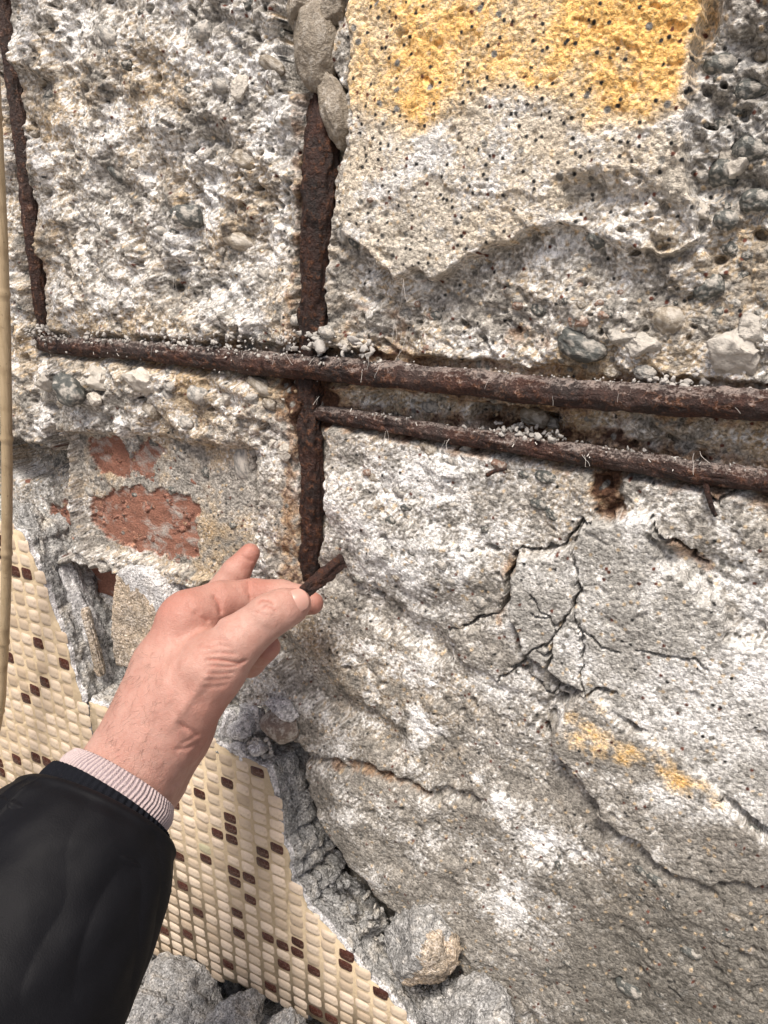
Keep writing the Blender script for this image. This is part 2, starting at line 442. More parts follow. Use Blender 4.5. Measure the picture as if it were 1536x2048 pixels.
# below the thick bar
region([(650, 770), (1536, 840), (W1, 900), (W1, 1010), (1536, 950), (650, 840)], -9, 1.2, 5)
region([(960, 800), (1060, 805), (1130, 830), (1120, 870), (1040, 860), (980, 845)], -20, 1.3, 5)
region([(30, 735), (300, 745), (590, 775), (600, 800), (592, 880), (520, 897), (470, 890), (400, 885), (335, 850), (312, 822), (280, 862), (150, 862), (120, 872), (60, 885), (-80, 890), (-200, 740)], 4, 1.5, 4)
# brick field, with the mortar still on it
region([(-300, 880), (150, 895), (172, 1000), (175, 1100), (60, 1080), (-300, 1000)], -20, .8, 4)
region([(150, 862), (330, 868), (400, 888), (512, 896), (520, 1090), (505, 1115), (430, 1150), (300, 1118), (196, 1096), (168, 1030), (158, 950)], -8, .38, 3.5, .8)
region([(190, 1105), (430, 1160), (525, 1115), (525, 1420), (430, 1520), (100, 1420), (60, 1090)], -28, .9, 5)
region([(60, 845), (150, 862), (150, 930), (95, 950), (60, 910)], -44, 1, 5)
H -= 9*line([(505, 905), (512, 960), (516, 1040), (518, 1085)], -4, 1.2, 3.0, .5)
H -= 26*line([(146, 862), (150, 950), (160, 1040), (170, 1090)], -14, 4.2, 3.0, .5)
region([(512, 890), (600, 862), (602, 1160), (640, 1180), (640, 1420), (535, 1430), (524, 1300), (526, 1090), (520, 1000)], 3, .85, 3, .7)
# lower right field
mlow = mask([(655, 860), (900, 880), (1536, 980), (W1, 1100), (W1, 2600), (1060, 2600), (1000, 2050), (950, 1980), (890, 1890), (850, 1850), (760, 1800), (700, 1730), (645, 1660), (612, 1590), (600, 1500), (536, 1430), (530, 1250), (620, 1170), (655, 1100)], 2, 5, .8)
H = H*(1-mlow) + 2*mlow; ROUGH = ROUGH*(1-mlow) + .62*mlow
left_gap = mask([(540, 1420), (600, 1500), (612, 1590), (645, 1660), (700, 1730), (760, 1800), (850, 1850), (890, 1890), (950, 1980), (1000, 2050), (1060, 2600), (-700, 2600), (-700, 1420)], 0, 8, .8)
H = H*(1-left_gap) - 38*left_gap
# swelling of the lower lump
bl = mask([(640, 1540), (900, 1560), (1150, 1600), (1500, 1760), (W1, 1850), (W1, 2600), (1060, 2600), (900, 1880), (760, 1790), (660, 1650)], 4, 40, .5); H += 6*bl
H -= 6*line([(600, 1520), (680, 1525), (770, 1550), (860, 1580), (960, 1592)], 2, .8, 4.5, 1.1)
H -= 7*line([(780, 1480), (700, 1420), (620, 1380), (560, 1300)], 2, 2, 16, .6)
H -= 6*line([(660, 1150), (760, 1230), (870, 1290)], 2, 2, 14, .8)
H += 5*line([(700, 1020), (800, 1100), (900, 1130)], 2, 6, 22, .8)
# raised pieces of cracked render and the painted layer
pl1 = region([(1165, 1052), (1212, 1030), (1290, 1040), (1335, 1082), (1392, 1140), (1440, 1200), (1450, 1290), (1600, 1310), (W1, 1500), (W1, 1760), (1600, 1680), (1536, 1650), (1440, 1585), (1350, 1500), (1230, 1430), (1172, 1395),
        (1085, 1345), (1042, 1305), (1034, 1262), (1018, 1240), (1022, 1172), (1032, 1122), (1100, 1112), (1150, 1098)], 11, .33, 2.2, .5, smooth=.5)
pl2 = region([(1112, 1402), (1172, 1394), (1262, 1462), (1352, 1504), (1442, 1590), (1536, 1690), (W1, 1850), (W1, 1900), (1500, 1772), (1400, 1778), (1340, 1752), (1282, 1700), (1200, 1640), (1150, 1556), (1100, 1505), (1090, 1445)], 13.5, .42, 3.5, .9, smooth=.8)
H += 6*mask([(1330, 1770), (1420, 1765), (1536, 1760), (W1, 1860), (W1, 2500), (1330, 2100)], 4, 70, .5)*(1-pl2)
pl3 = region([(895, 1275), (960, 1255), (1030, 1240), (1045, 1310), (1090, 1345), (1160, 1390), (1090, 1400), (1000, 1370), (920, 1320)], 5, .4, 4, .8, smooth=.4)
# the wall behind the thin lower bar and the break where another bar lies
region([(1195, 935), (1250, 945), (1262, 1000), (1240, 1025), (1195, 1020)], -7, 1.3, 5, .9)
region([(1310, 1060), (1400, 1110), (1440, 1150), (1420, 1190), (1370, 1140), (1320, 1100)], 0, .9, 5, .9)

# relief noise, coarse to fine
ca, sa = math.cos(rad(32)), math.sin(rad(32))
A1 = (U*ca + -Vv*sa); A2 = (U*sa + Vv*ca)       # flakes that run down to the right
big = fbm2(U/85, Vv/85, 1, 3)*3.2
medA = fbm2(A1/34, A2/17, 5, 4)*2.9; medI = fbm2(U/30, Vv/30, 6, 4)*2.6
lowm = np.clip(mlow + left_gap, 0, 1)
med = (medA*.6+medI*.4)*(1-lowm) + (medI*.75+medA*.08)*lowm
RV = ss(-.45, .55, fbm2(U/42, Vv/42, 12, 3))
rid = (1-np.abs(fbm2(A1/17, A2/8.5, 9, 4))*1.7)*1.9
w1, w2, wid = worley2(U/8.5+WU*.09, Vv/8.5+WV*.09, 3)
lump = (.55-w1)*2.6*(wid > .35)
def blur(a, n):
    for _ in range(n):
        a = a.copy(); a[1:-1] = .25*a[:-2]+.5*a[1:-1]+.25*a[2:]; a[:, 1:-1] = .25*a[:, :-2]+.5*a[:, 1:-1]+.25*a[:, 2:]
    return a
fac = facets(A1/30+WU*.06, A2/22+WV*.06, 14, 1.0)*4.0 + facets(A1/12+WU*.12, A2/9+WV*.12, 15, .9)*2.0
fac = blur(fac, 7)
small = fbm2(U/6.5, Vv/6.5, 21, 3)*1.15
g1, g2_, gid = worley2(U/2.6, Vv/2.6, 8)
grain = (.5-g1)*.85 + fbm2(U/1.9, Vv/1.9, 33, 2)*.33
pit = ss(.50, .66, noise2(A1/11, A2/7, 44) + .25*noise2(U/4, Vv/4, 45))*5.0
edge_pit = ss(.55, .72, noise2(U/5.2, Vv/5.2, 46) + .2*noise2(U/2, Vv/2, 47))*2.2
H = H + big*np.clip(ROUGH, .4, 1) + np.clip(ROUGH-.42, 0, 1)*fac*(.35+.8*RV)*(1-.35*lowm) + .24*fac*lowm*(1-pl1)*(1-pl2) + ROUGH*(med*1.1 + rid*(.15+.6*RV)*(1-.75*lowm) + lump*(.3+.9*RV) + small*(.4+.5*RV)*(1-.4*lowm) - pit*RV) - SMOOTH*edge_pit*.5 + grain*(.62+.38*ROUGH)
H += SMOOTH*fbm2(U/28, Vv/28, 60, 3)*1.0

H = .35*H + .65*blur(H, 1)
# single deep voids where stones fell out
vr = np.random.RandomState(5)
VOID = [(310, 24, 13, 10), (268, 135, 9, 11), (326, 245, 12, 8), (100, 388, 13, 9), (345, 575, 16, 10), (150, 300, 8, 11), (70, 268, 8, 6), (540, 300, 7, 8), (180, 180, 8, 7), (320, 155, 6, 10), (395, 405, 6, 5), (1330, 415, 9, 12), (1275, 505, 14, 7), (1160, 570, 8, 6), (1255, 430, 8, 6), (1090, 840, 16, 12), (975, 810, 12, 8),
        (1415, 180, 14, 12), (1490, 230, 16, 12), (1520, 470, 16, 14), (1440, 520, 14, 10), (1380, 590, 10, 8), (110, 812, 16, 10), (60, 905, 20, 14), (300, 795, 12, 8), (430, 815, 10, 8), (545, 850, 8, 8), (990, 1090, 14, 8), (755, 1190, 12, 7), (880, 1170, 8, 6), (700, 1330, 10, 6)]
for k in range(46):
    VOID.append((vr.uniform(10, 590), vr.uniform(0, 640), vr.uniform(3, 8), vr.uniform(3, 8))) if k < 26 else VOID.append((vr.uniform(700, 1530), vr.uniform(560, 700), vr.uniform(3, 8), vr.uniform(3, 8)))
for x, y, rx, ry in VOID:
    c0 = at(x, y, -2); z0 = proj(c0[None])[2][0]; R = max(rx, ry)*z0/F
    s_ = boxsel(np.array([[c0[0], c0[2]]]), R*2.5+3)
    if s_ is None: continue
    dd = np.hypot((U[s_]-c0[0]+WU[s_]*.35)/(rx*z0/F), (Vv[s_]-c0[2]+WV[s_]*.35)/(ry*z0/F))
    H[s_] -= R*2.1*ss(1.25, .35, dd)
# beds cut by the bars, and cracks
def carve(pts, h, r, soft, floor, warp=.3):
    global H
    m = line(pts, h, r, soft, warp); H = H*(1-m) + np.minimum(H, floor)*m
    return m
BAR_H1 = [(58, 685), (96, 689), (160, 694), (300, 704), (420, 716), (620, 736), (800, 753), (1000, 773), (1200, 790), (1400, 804), (1536, 812), (1800, 830)]
BAR_H2 = [(636, 826), (750, 842), (900, 868), (1050, 891), (1200, 914), (1350, 936), (1536, 964), (1800, 1004)]
BAR_V1 = [(-2, -140), (15, 60), (45, 280), (62, 450), (80, 580), (97, 700)]
c1 = carve(BAR_H1, 2, 6.5, 5, -3); c2 = carve(BAR_H2, 0, 5, 5, -5); c3 = carve(BAR_V1, -3, 6, 3.5, -9)
carve([(a, b-26) for a, b in BAR_H1[4:]], 2, 2.2, 4, -9, .8)
CR = [([(1172, 1046), (1153, 1090), (1150, 1132), (1160, 1180), (1150, 1215), (1122, 1252), (1102, 1284), (1092, 1342)], 1.0),
      ([(1150, 1215), (1166, 1262), (1163, 1300), (1167, 1340), (1161, 1394)], .7),
      ([(1102, 1284), (1078, 1296), (1062, 1304), (1036, 1330), (1012, 1340)], .6),
      ([(1028, 1116), (1008, 1170), (1006, 1215), (992, 1236)], 4.5), ([(992, 1236), (935, 1252), (893, 1274)], 1.3),
      ([(1035, 1110), (1080, 1108), (1130, 1092), (1168, 1052)], 1.5), ([(1072, 1308), (1100, 1312), (1090, 1306)], 1.4),
      ([(1060, 1190), (1100, 1240), (1110, 1270)], .3), ([(1230, 1380), (1180, 1392), (1160, 1394)], .8), ([(1270, 1300), (1370, 1318), (1420, 1335)], .5),
      ([(1300, 1052), (1330, 1082), (1360, 1096), (1390, 1122), (1412, 1150)], 1.6), ([(1040, 1340), (1075, 1372), (1110, 1400)], .6), ([(1095, 1312), (1090, 1342), (1108, 1372), (1104, 1398)], .6), ([(1036, 1330), (1010, 1352), (985, 1372)], .6), ([(1166, 1262), (1200, 1290), (1230, 1300)], .3), ([(1120, 1255), (1085, 1235), (1060, 1225)], .35), ([(1380, 985), (1440, 1010), (1480, 985)], .6)]
for pts, wd in CR:
    m = line(pts, 10, wd*.36, .7, .8, .55); H -= m*(4+wd*4)
H -= 9*line([(1098, 1470), (1105, 1440), (1125, 1402)], 8, 1.2, 3, .3)

# colour masks: paint, lime bloom, dark aggregate, rust, warm tone, brick
def blot(pts, h, edge): return mask(pts, h, edge, 1.2)
n30 = fbm2(U/30, Vv/30, 70, 4); n12 = fbm2(U/12, Vv/12, 71, 4); n60 = fbm2(U/60, Vv/60, 72, 3)
yel = blot([(690, -700), (1420, -700), (1405, 0), (1385, 110), (1362, 200), (1290, 235), (1180, 250), (1090, 190), (1000, 170), (930, 200), (850, 250), (780, 250), (690, 200)], 9, 18)
yel *= np.clip(.66 + .34*n30 + .16*n12 + .5*ss(1050, 1330, PX)*ss(260, 60, PY), 0, 1.2)
yel = np.maximum(yel, blot([(1130, 1425), (1190, 1420), (1250, 1480), (1320, 1500), (1400, 1560), (1440, 1590), (1380, 1595), (1300, 1540), (1220, 1510), (1140, 1490)], 10, 16)*np.clip(.36+.7*n12+.2*n30, 0, 1))
lower = ss(900, 1250, PY)*ss(560, 700, PX)
whi = np.clip(.42 + .40*n30 + .20*n12, 0, 1) + .04*SMOOTH*ss(650, 500, PY)
whi += .09*ss(640, 560, PX)*ss(700, 640, PY) - .02*lowm - .14*ss(1450, 1900, PY)*lowm
whi += .40*blot([(1380, 1300), (1536, 1180), (W1, 1200), (W1, 1700), (1536, 1640), (1400, 1520), (1250, 1420), (1260, 1380)], 9, 60)
whi += .45*ss(.1, .6, n30)*blot([(780, 1380), (900, 1400), (980, 1560), (1120, 1640), (1130, 1800), (1060, 1850), (980, 1700), (860, 1560)], 3, 30) + .35*ss(0, .6, n12)*blot([(640, 1240), (760, 1280), (900, 1400), (820, 1440), (660, 1330)], 2, 30)
whi += .35*blot([(1380, 0), (1450, 0), (1390, 200), (1330, 330), (1360, 200)], 4, 25)
whi += .30*blot([(1000, 1640), (1130, 1640), (1130, 1780), (1080, 1900), (1000, 1840)], 4, 40)
whi += .28*blot([(700, 900), (950, 900), (1000, 1100), (800, 1200), (680, 1080)], 2, 50)
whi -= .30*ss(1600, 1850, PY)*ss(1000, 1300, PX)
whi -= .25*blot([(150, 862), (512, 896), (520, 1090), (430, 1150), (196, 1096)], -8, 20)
drk = np.clip(.50*blot([(1410, 60), (1480, 60), (W1, 0), (W1, 700), (1440, 680), (1390, 330)], -6, 30)*(1+n12), 0, 1)
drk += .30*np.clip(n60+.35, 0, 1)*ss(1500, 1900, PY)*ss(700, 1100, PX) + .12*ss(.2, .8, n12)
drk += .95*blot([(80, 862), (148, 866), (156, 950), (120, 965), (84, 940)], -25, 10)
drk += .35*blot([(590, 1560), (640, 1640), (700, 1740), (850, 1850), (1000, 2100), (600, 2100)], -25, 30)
rus = .55*line(BAR_H1[3:], 0, 7, 10, 1) + .6*line(BAR_H2, 0, 6, 9, 1) + .35*line(BAR_V1, 0, 5, 7, 1)
rus += .55*line([(650, 170), (648, 400), (630, 690), (620, 780), (626, 960), (620, 1150)], -15, 9, 7, .5)
rus += .9*blot([(570, 790), (640, 745), (660, 800), (650, 850), (600, 840)], 0, 12) + 1.0*blot([(1195, 935), (1250, 945), (1258, 1010), (1240, 1025), (1195, 1015)], -8, 6)
rus += .45*blot([(1000, 640), (1110, 650), (1150, 720), (1000, 700)], -3, 20) + .42*blot([(690, 620), (800, 610), (880, 660), (850, 720), (700, 700)], -3, 22) + .6*line([(660, 1525), (770, 1550), (860, 1578)], 2, 1.5, 4, .6)
rus += .35*blot([(960, 800), (1130, 820), (1300, 850), (1290, 890), (1100, 880), (980, 850)], -10, 12) + .5*line([(1330, 1075), (1410, 1135)], 0, 2, 4, .4) + .4*line(CR[3][0], 5, 2, 5, .3)
tanm = np.clip(.49 + .45*n60 + .28*n30, 0, 1.1)*(1-.62*lower) + .42*SMOOTH*ss(600, 450, PY) + .25*ss(500, 100, PX)*ss(800, 300, PY)
tanm += .45*blot([(600, 1250), (900, 1300), (1000, 1450), (850, 1560), (640, 1480)], 2, 60) + .35*blot([(1100, 1400), (1200, 1700), (1350, 1760), (1250, 1860), (1060, 1560)], 4, 40) + .3*line(BAR_H1, -3, 16, 16, 1)
brk = np.maximum.reduce([blot([(172, 882), (235, 876), (262, 912), (300, 880), (324, 900), (306, 950), (255, 950), (200, 946)], -8, 6)*.95,
      blot([(184, 1000), (240, 974), (330, 978), (396, 1004), (404, 1085), (395, 1116), (300, 1106), (210, 1078), (184, 1044)], -8, 6)*.97,
      blot([(100, 1012), (160, 990), (170, 1060), (140, 1085), (105, 1060)], -20, 6)*.85])
H -= 2.7*brk*ss(.35, .85, brk + .55*n12 + .2*noise2(U/4, Vv/4, 90)) * (ROUGH < .9)
# ---- surface tone per vertex: sand, lime, paint, brick dust and rust as they lie on the wall (no light in it)
def lerp3(c, col, m):
    m = np.clip(m, 0, 1)[..., None]; return c*(1-m) + np.asarray(col, float)*m
UT = U + .8*H; VT = Vv + .55*H; BT = A2 + .7*H
f1 = noise2(UT/1.7, VT/1.7, 80); f2 = .5*noise2(A1/4.4, BT/3.4, 81) + .6*noise2(UT/3.7, VT/3.5, 82); f3 = fbm2(UT/1.3, VT/1.3, 83, 2)
CALM = 1-.45*np.clip(SMOOTH + .8*pl1, 0, 1)
f1 = f1*CALM; f2 = f2*CALM*(1-.3*lowm); n12 = n12*(1-.4*pl1)
q = .5 + .42*f1 + .38*f2 + .30*n12 + .22*n30
TONE = np.empty(U.shape+(3,)); TONE[:] = (.36, .335, .30)
TONE = lerp3(TONE, (.15, .142, .128), ss(.36, .02, q)*.75)
TONE = lerp3(TONE, (.55, .52, .475), ss(.42, .72, q))
tq = np.clip(tanm, 0, 1.2)*(1-.5*pl1) + .32*f2 + .34*n12
TONE = lerp3(TONE, (.50, .385, .25), ss(.30, .95, tq)*.85)
TONE = lerp3(TONE, (.40, .27, .135), ss(.75, 1.25, tq + .3*f1)*.8)
slab = SMOOTH*ss(700, 600, PY)
TONE = lerp3(TONE, (.76, .69, .58), .6*slab)
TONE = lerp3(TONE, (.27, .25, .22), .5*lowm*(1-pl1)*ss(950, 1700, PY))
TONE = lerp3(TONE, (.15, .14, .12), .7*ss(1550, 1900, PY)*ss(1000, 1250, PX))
TONE = lerp3(TONE, (.21, .195, .17), .8*ss(.15, .5, fbm2(U/24, Vv/18, 91, 3))*blot([(640, 1330), (900, 1350), (1060, 1500), (900, 1580), (680, 1500)], 2, 40))
TONE = lerp3(TONE, (.45, .44, .415), .6*pl1)
wq = np.clip(whi, 0, 1.3) + .40*f1 + .34*f2 + .15*f3
TONE = lerp3(TONE, (.76, .745, .72), ss(.36, .72, wq)*.88)
TONE = lerp3(TONE, (.93, .925, .92), ss(.66, 1.1, wq)*.92)
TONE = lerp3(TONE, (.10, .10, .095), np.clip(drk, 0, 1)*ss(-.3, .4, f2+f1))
yq = np.clip(yel, 0, 1.3) + (.34*f1 + .26*f2 + .2*f3)*ss(.02, .3, yel)
TONE = lerp3(TONE, (.84, .60, .32), ss(.05, .36, yq)*.62)
TONE = lerp3(TONE, (.91, .52, .155), ss(.40, .88, yq)*.9)
TONE = lerp3(TONE, (.93, .68, .34), ss(.1, .7, f1+f3)*ss(.4, .7, yq)*.6)
bq = brk + .30*n12 + .2*f2 + .12*f1
TONE = lerp3(TONE, (.26, .105, .07), ss(.36, .66, bq)*.85); TONE = lerp3(TONE, (.40, .21, .145), ss(.45, .62, bq)*ss(.1, .6, f1+f2))
rq = np.clip(rus, 0, 1.2) + .35*n12 + .3*f2 + .2*f1
TONE = lerp3(TONE, (.30, .165, .075), ss(.34, .7, rq)*.7); TONE = lerp3(TONE, (.055, .022, .013), ss(.62, .95, rq)*.9)
# grit: single sand grains of many tones
gm = ss(.42, .30, g1)
TONE = lerp3(TONE, (.035, .035, .035), gm*(gid < .014+.05*slab)); TONE = lerp3(TONE, (.13, .05, .035), gm*(gid > .985)); TONE = lerp3(TONE, (.62, .47, .30), gm*((gid > .88) & (gid < .93))*.8)
h1, h2_, hid = worley2(U/4.3+9, Vv/4.3, 85)
TONE = lerp3(TONE, (.045, .045, .045), ss(.14+.16*((hid*97) % 1), .08+.12*((hid*97) % 1), h1)*(hid < .045)*np.clip(.2+slab, 0, 1)); TONE = lerp3(TONE, (.24, .23, .21), ss(.40, .3, h1)*((hid > .90) & (hid < .95)))
def attr_col(me, name, rgb):
    a = me.color_attributes.new(name, 'FLOAT_COLOR', 'POINT')
    buf = np.concatenate([np.clip(rgb, 0, 1).reshape(-1, 3), np.ones((rgb.shape[0]*rgb.shape[1], 1))], 1).astype(np.float32); a.data.foreach_set('color', buf.ravel())
ny, nx = U.shape
HV = np.stack([U + .5*WU2*0, -H, Vv], -1).reshape(-1, 3)
keepv = HV
Fq = grid_faces(ny, nx)
fz = HV[Fq[:, 0], 2]
Fq = Fq[(fz > -60)]
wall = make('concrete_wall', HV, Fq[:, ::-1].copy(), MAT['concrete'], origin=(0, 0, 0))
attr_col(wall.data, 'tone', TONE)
tag(wall, 'crumbling grey concrete wall with exposed aggregate, cracked render and worn yellow paint', 'wall')

def hs(u, v):
    """height of the wall surface at wall point (u, v)"""
    px, py, _ = proj(np.stack([np.asarray(u, float), np.zeros_like(np.asarray(u, float)), np.asarray(v, float)], -1))
    fx = np.interp(px, GX, np.arange(len(GX))); fy = np.interp(py, GY, np.arange(len(GY)))
    return H[np.clip(np.round(fy).astype(int), 0, ny-1), np.clip(np.round(fx).astype(int), 0, nx-1)]
def hit(px, py):
    h = 0.0
    for k in range(8):
        p = at(px, py, h); h = .5*h + .5*float(hs(p[0], p[2]))
    return at(px, py, h), h
#PART2
# ------------------------------------------------------------------ pebbles bedded in the wall (parts of the wall)
PEB = []
for k in range(6):
    V_, F_ = ico(4); r_ = np.random.RandomState(300+k)
    for c in range(7):
        d = r_.normal(size=3); d /= np.linalg.norm(d); e = V_ @ d; V_ = V_ - d*(np.maximum(e-r_.uniform(.72, .9), 0)*.8)[:, None]
    V_ = V_*(1+.13*fbm3(V_*1.5, 40+k, 2)+.035*fbm3(V_*6, 50+k, 3))[:, None]
    PEB.append(mesh_np('pebble', V_/1000, F_))
ANG = []
for k in range(6):
    V_, F_ = rock(700+k, (1, 1, 1), 4, 12, .16, .09, .5)
    ANG.append(mesh_np('pebble', V_/1000, F_))
PEB_M = {}
def pebble_mesh(k, m):
    if (k, m) not in PEB_M:
        c = (ANG if m in ('st_pale', 'st_conc') else PEB)[k].copy(); c.materials.clear(); c.materials.append(MAT[m]); PEB_M[(k, m)] = c
    return PEB_M[(k, m)]
def pebble(px, py, wpx, hpx, rot, m, proud=.35, k=None, parent=wall, name='pebble', depth=None, h=None):
    p, hh = hit(px, py)
    if h is not None: p = at(px, py, h)
    z = proj(p[None])[2][0]; sx = wpx/2*z/F*1.08; sz = hpx/2*z/F*1.05; sy = depth or min(sx, sz)*.85
    o = link(bpy.data.objects.new(name, pebble_mesh(rng.randint(6) if k is None else k, m)), parent)
    c = p + np.array([0, sy*(1-2*proud), 0])
    o.location = c/1000; o.rotation_euler = (rng.uniform(-.2, .2), rad(rot), rng.uniform(-.2, .2)); o.scale = (sx, sy, sz)
    return o
for a in [
          (1165, 690, 92, 62, 18, 'st_dark', .55, 2), (1468, 705, 118, 100, 30, 'st_conc', .5, 3), (1500, 655, 60, 60, 0, 'st_conc', .4, 1), (1335, 640, 58, 60, 0, 'st_tan', .25, None), (1480, 322, 80, 75, 0, 'st_pale', .4, 4), (1440, 130, 60, 50, 0, 'st_dark', .3, None), (1500, 180, 60, 44, 0, 'st_dark', .3, None), (1515, 400, 60, 50, 0, 'st_dark', .35, None), (1450, 440, 44, 40, 0, 'st_dark', .3, None), (1525, 110, 30, 26, 0, 'st_tan', .5, None),
          (1450, 345, 60, 60, 0, 'st_dark', .4, None), (1505, 300, 70, 60, 20, 'st_dark', .45, None), (1196, 478, 40, 36, 0, 'st_dark', .5, None), (1418, 575, 60, 50, -30, 'st_dark', .3, None),
          (1238, 660, 75, 70, 0, 'st_conc', .35, None), (1282, 692, 75, 52, 10, 'st_conc', .45, None), (1035, 612, 22, 18, 0, 'st_red', .5, None), (1080, 618, 34, 30, 0, 'st_dark', .5, None),
          (1290, 780, 60, 30, 15, 'st_pale', .5, None), (1225, 745, 34, 24, 0, 'st_tan', .5, None), (1290, 745, 40, 30, 0, 'st_grey', .5, None),
          (138, 780, 78, 60, 15, 'st_dark', .5, 2), (195, 755, 70, 46, 10, 'st_pale', .5, 1), (285, 762, 76, 52, 25, 'st_pale', .55, 3), (95, 765, 46, 40, 0, 'st_pale', .5, None), (190, 800, 44, 36, 0, 'st_pale', .5, None),
          (520, 772, 60, 34, 25, 'st_tan', .5, None), (340, 772, 30, 26, 0, 'st_grey', .5, None), (395, 790, 44, 40, 30, 'st_grey', .4, None), (455, 795, 50, 36, 0, 'st_pale', .4, None), (540, 808, 34, 24, 20, 'st_tan', .5, None),
          (370, 845, 40, 26, 10, 'st_grey', .45, None), (300, 820, 46, 40, 0, 'st_tan', .4, None), (572, 905, 32, 34, 0, 'st_pale', .4, None), (545, 885, 24, 22, 0, 'st_pale', .4, None),
          (370, 430, 80, 46, 10, 'st_dark', .3, 5), (470, 480, 80, 40, 12, 'st_tan', .3, 0), (445, 500, 16, 24, -10, 'st_pale', .6, None), (490, 318, 70, 40, 10, 'st_tan', .3, 1), (215, 70, 60, 34, 35, 'st_grey', .35, None),
          (250, 130, 30, 22, 0, 'st_dark', .3, None), (440, 170, 36, 30, 20, 'st_grey', .4, None), (65, 270, 30, 22, 0, 'st_tan', .4, None), (150, 300, 22, 30, -20, 'st_dark', .3, None), (405, 60, 44, 36, 0, 'st_grey', .35, None),
          (540, 130, 60, 30, 30, 'st_tan', .3, None), (480, 175, 40, 46, 0, 'st_pale', .4, None), (590, 640, 30, 26, 0, 'st_grey', .5, None), (655, 665, 34, 28, 10, 'st_grey', .6, None), (690, 690, 30, 22, 0, 'st_pale', .6, None), (630, 655, 26, 24, 0, 'st_dark', .6, None),
          (690, 470, 34, 34, 0, 'st_grey', .45, None), (688, 345, 18, 34, 10, 'st_pale', .5, None), (710, 480, 30, 30, 0, 'st_dark', .3, None), (740, 400, 14, 10, 0, 'st_red', .5, None),
          (1070, 835, 60, 40, 10, 'st_tan', .5, None), (1105, 845, 34, 24, 0, 'st_pale', .5, None), (1040, 855, 30, 20, 0, 'st_pale', .6, None), (1090, 955, 44, 26, 5, 'st_dark', .35, None), (998, 930, 34, 24, 10, 'st_red', .4, None), (1048, 950, 24, 18, 0, 'st_dark', .3, None),
          (1080, 1010, 40, 24, 10, 'st_dark', .3, None), (1105, 1030, 30, 22, 30, 'st_dark', .3, None), (970, 1060, 16, 14, 0, 'st_dark', .4, None), (1040, 1095, 46, 30, 5, 'st_dark', .3, None), (880, 1130, 34, 26, 0, 'st_grey', .3, None), (735, 945, 20, 16, 0, 'st_red', .5, None),
          (1290, 875, 24, 16, 0, 'st_tan', .5, None), (1410, 850, 30, 20, 0, 'st_tan', .5, None), (1260, 1980, 60, 34, 20, 'st_dark', .3, None), (1470, 1835, 26, 14, 10, 'st_tan', .5, None), (1505, 1660, 30, 20, 10, 'st_dark', .3, None), (860, 815, 36, 24, 0, 'st_grey', .4, None),
          (270, 990, 14, 12, 0, 'st_dark', .4, None), (412, 945, 20, 26, 0, 'st_dark', .35, None), (345, 980, 18, 14, 0, 'st_dark', .4, None), (465, 1050, 18, 14, 0, 'st_dark', .4, None), (485, 930, 40, 80, -5, 'st_grey', .25, None)]:
    pebble(*a[:7], k=a[7])
def big_stone(px, py, h, size, seed, roty):
    V, Fc = rock(seed, size, 5, 6, .12, .035, .66); V = V @ rotm('Y', rad(roty)).T
    return make('pebble', V+at(px, py, h), Fc, MAT['st_big'], wall)
big_stone(632, 92, -5, (13, 10, 22), 71, -4); big_stone(674, 222, -3, (8.5, 8, 20), 72, -18); big_stone(672, 15, -6, (8, 8, 9), 73, 0); big_stone(600, 20, -4, (7, 7, 9), 74, 20)
zones = [(0, 0, 590, 640, 44, ['st_grey', 'st_dark', 'st_tan', 'st_pale']), (690, 560, 1536, 720, 34, ['st_grey', 'st_dark', 'st_pale', 'st_tan', 'st_red']), (1400, 60, 1536, 640, 26, ['st_dark', 'st_grey', 'st_dark', 'st_pale']),
         (30, 745, 590, 860, 18, ['st_pale', 'st_grey', 'st_tan']), (670, 870, 1020, 1250, 26, ['st_dark', 'st_grey', 'st_tan']), (1000, 1680, 1536, 2048, 26, ['st_dark', 'st_grey', 'st_dark']), (170, 870, 510, 1090, 10, ['st_dark', 'st_grey'])]
for x0, y0, x1, y1, n, ms in zones:
    for k in range(n):
        s_ = rng.uniform(10, 24)*(1.4 if rng.rand() < .2 else 1)
        pebble(rng.uniform(x0, x1), rng.uniform(y0, y1), s_*rng.uniform(1, 1.5), s_, rng.uniform(-30, 40), ms[rng.randint(len(ms))], rng.uniform(.06, .26))
# bricks: faces that show where the mortar has come off
def brick(pts, h, seed):
    p = uvpts(pts, h); lo = p.min(0); hi = p.max(0); nu, nv = 46, 30
    uu, vv = np.meshgrid(np.linspace(lo[0], hi[0], nu), np.linspace(lo[1], hi[1], nv))
    du = np.minimum(uu-lo[0], hi[0]-uu); dv = np.minimum(vv-lo[1], hi[1]-vv)
    hh = h + fbm2(uu/9, vv/9, seed, 4)*1.1 + fbm2(uu/2.5, vv/2.5, seed+3, 2)*.35 - 3*ss(3, 0, np.minimum(du, dv))
    F_ = grid_faces(nv, nu); Vf = np.stack([uu, -hh, vv], -1).reshape(-1, 3)
    rim = np.r_[np.arange(nu), np.arange(1, nv)*nu+nu-1, (nv-1)*nu+np.arange(nu-2, -1, -1), np.arange(nv-2, 0, -1)*nu]
    back = Vf[rim].copy(); back[:, 1] += 45; b0 = len(Vf); n = len(rim); j = np.arange(n); j2 = (j+1) % n
    Fs = np.stack([rim[j], rim[j2], b0+j2, b0+j], 1)
    return make('brick', np.vstack([Vf, back]), np.vstack([F_[:, ::-1], Fs]), MAT['brick'], wall)
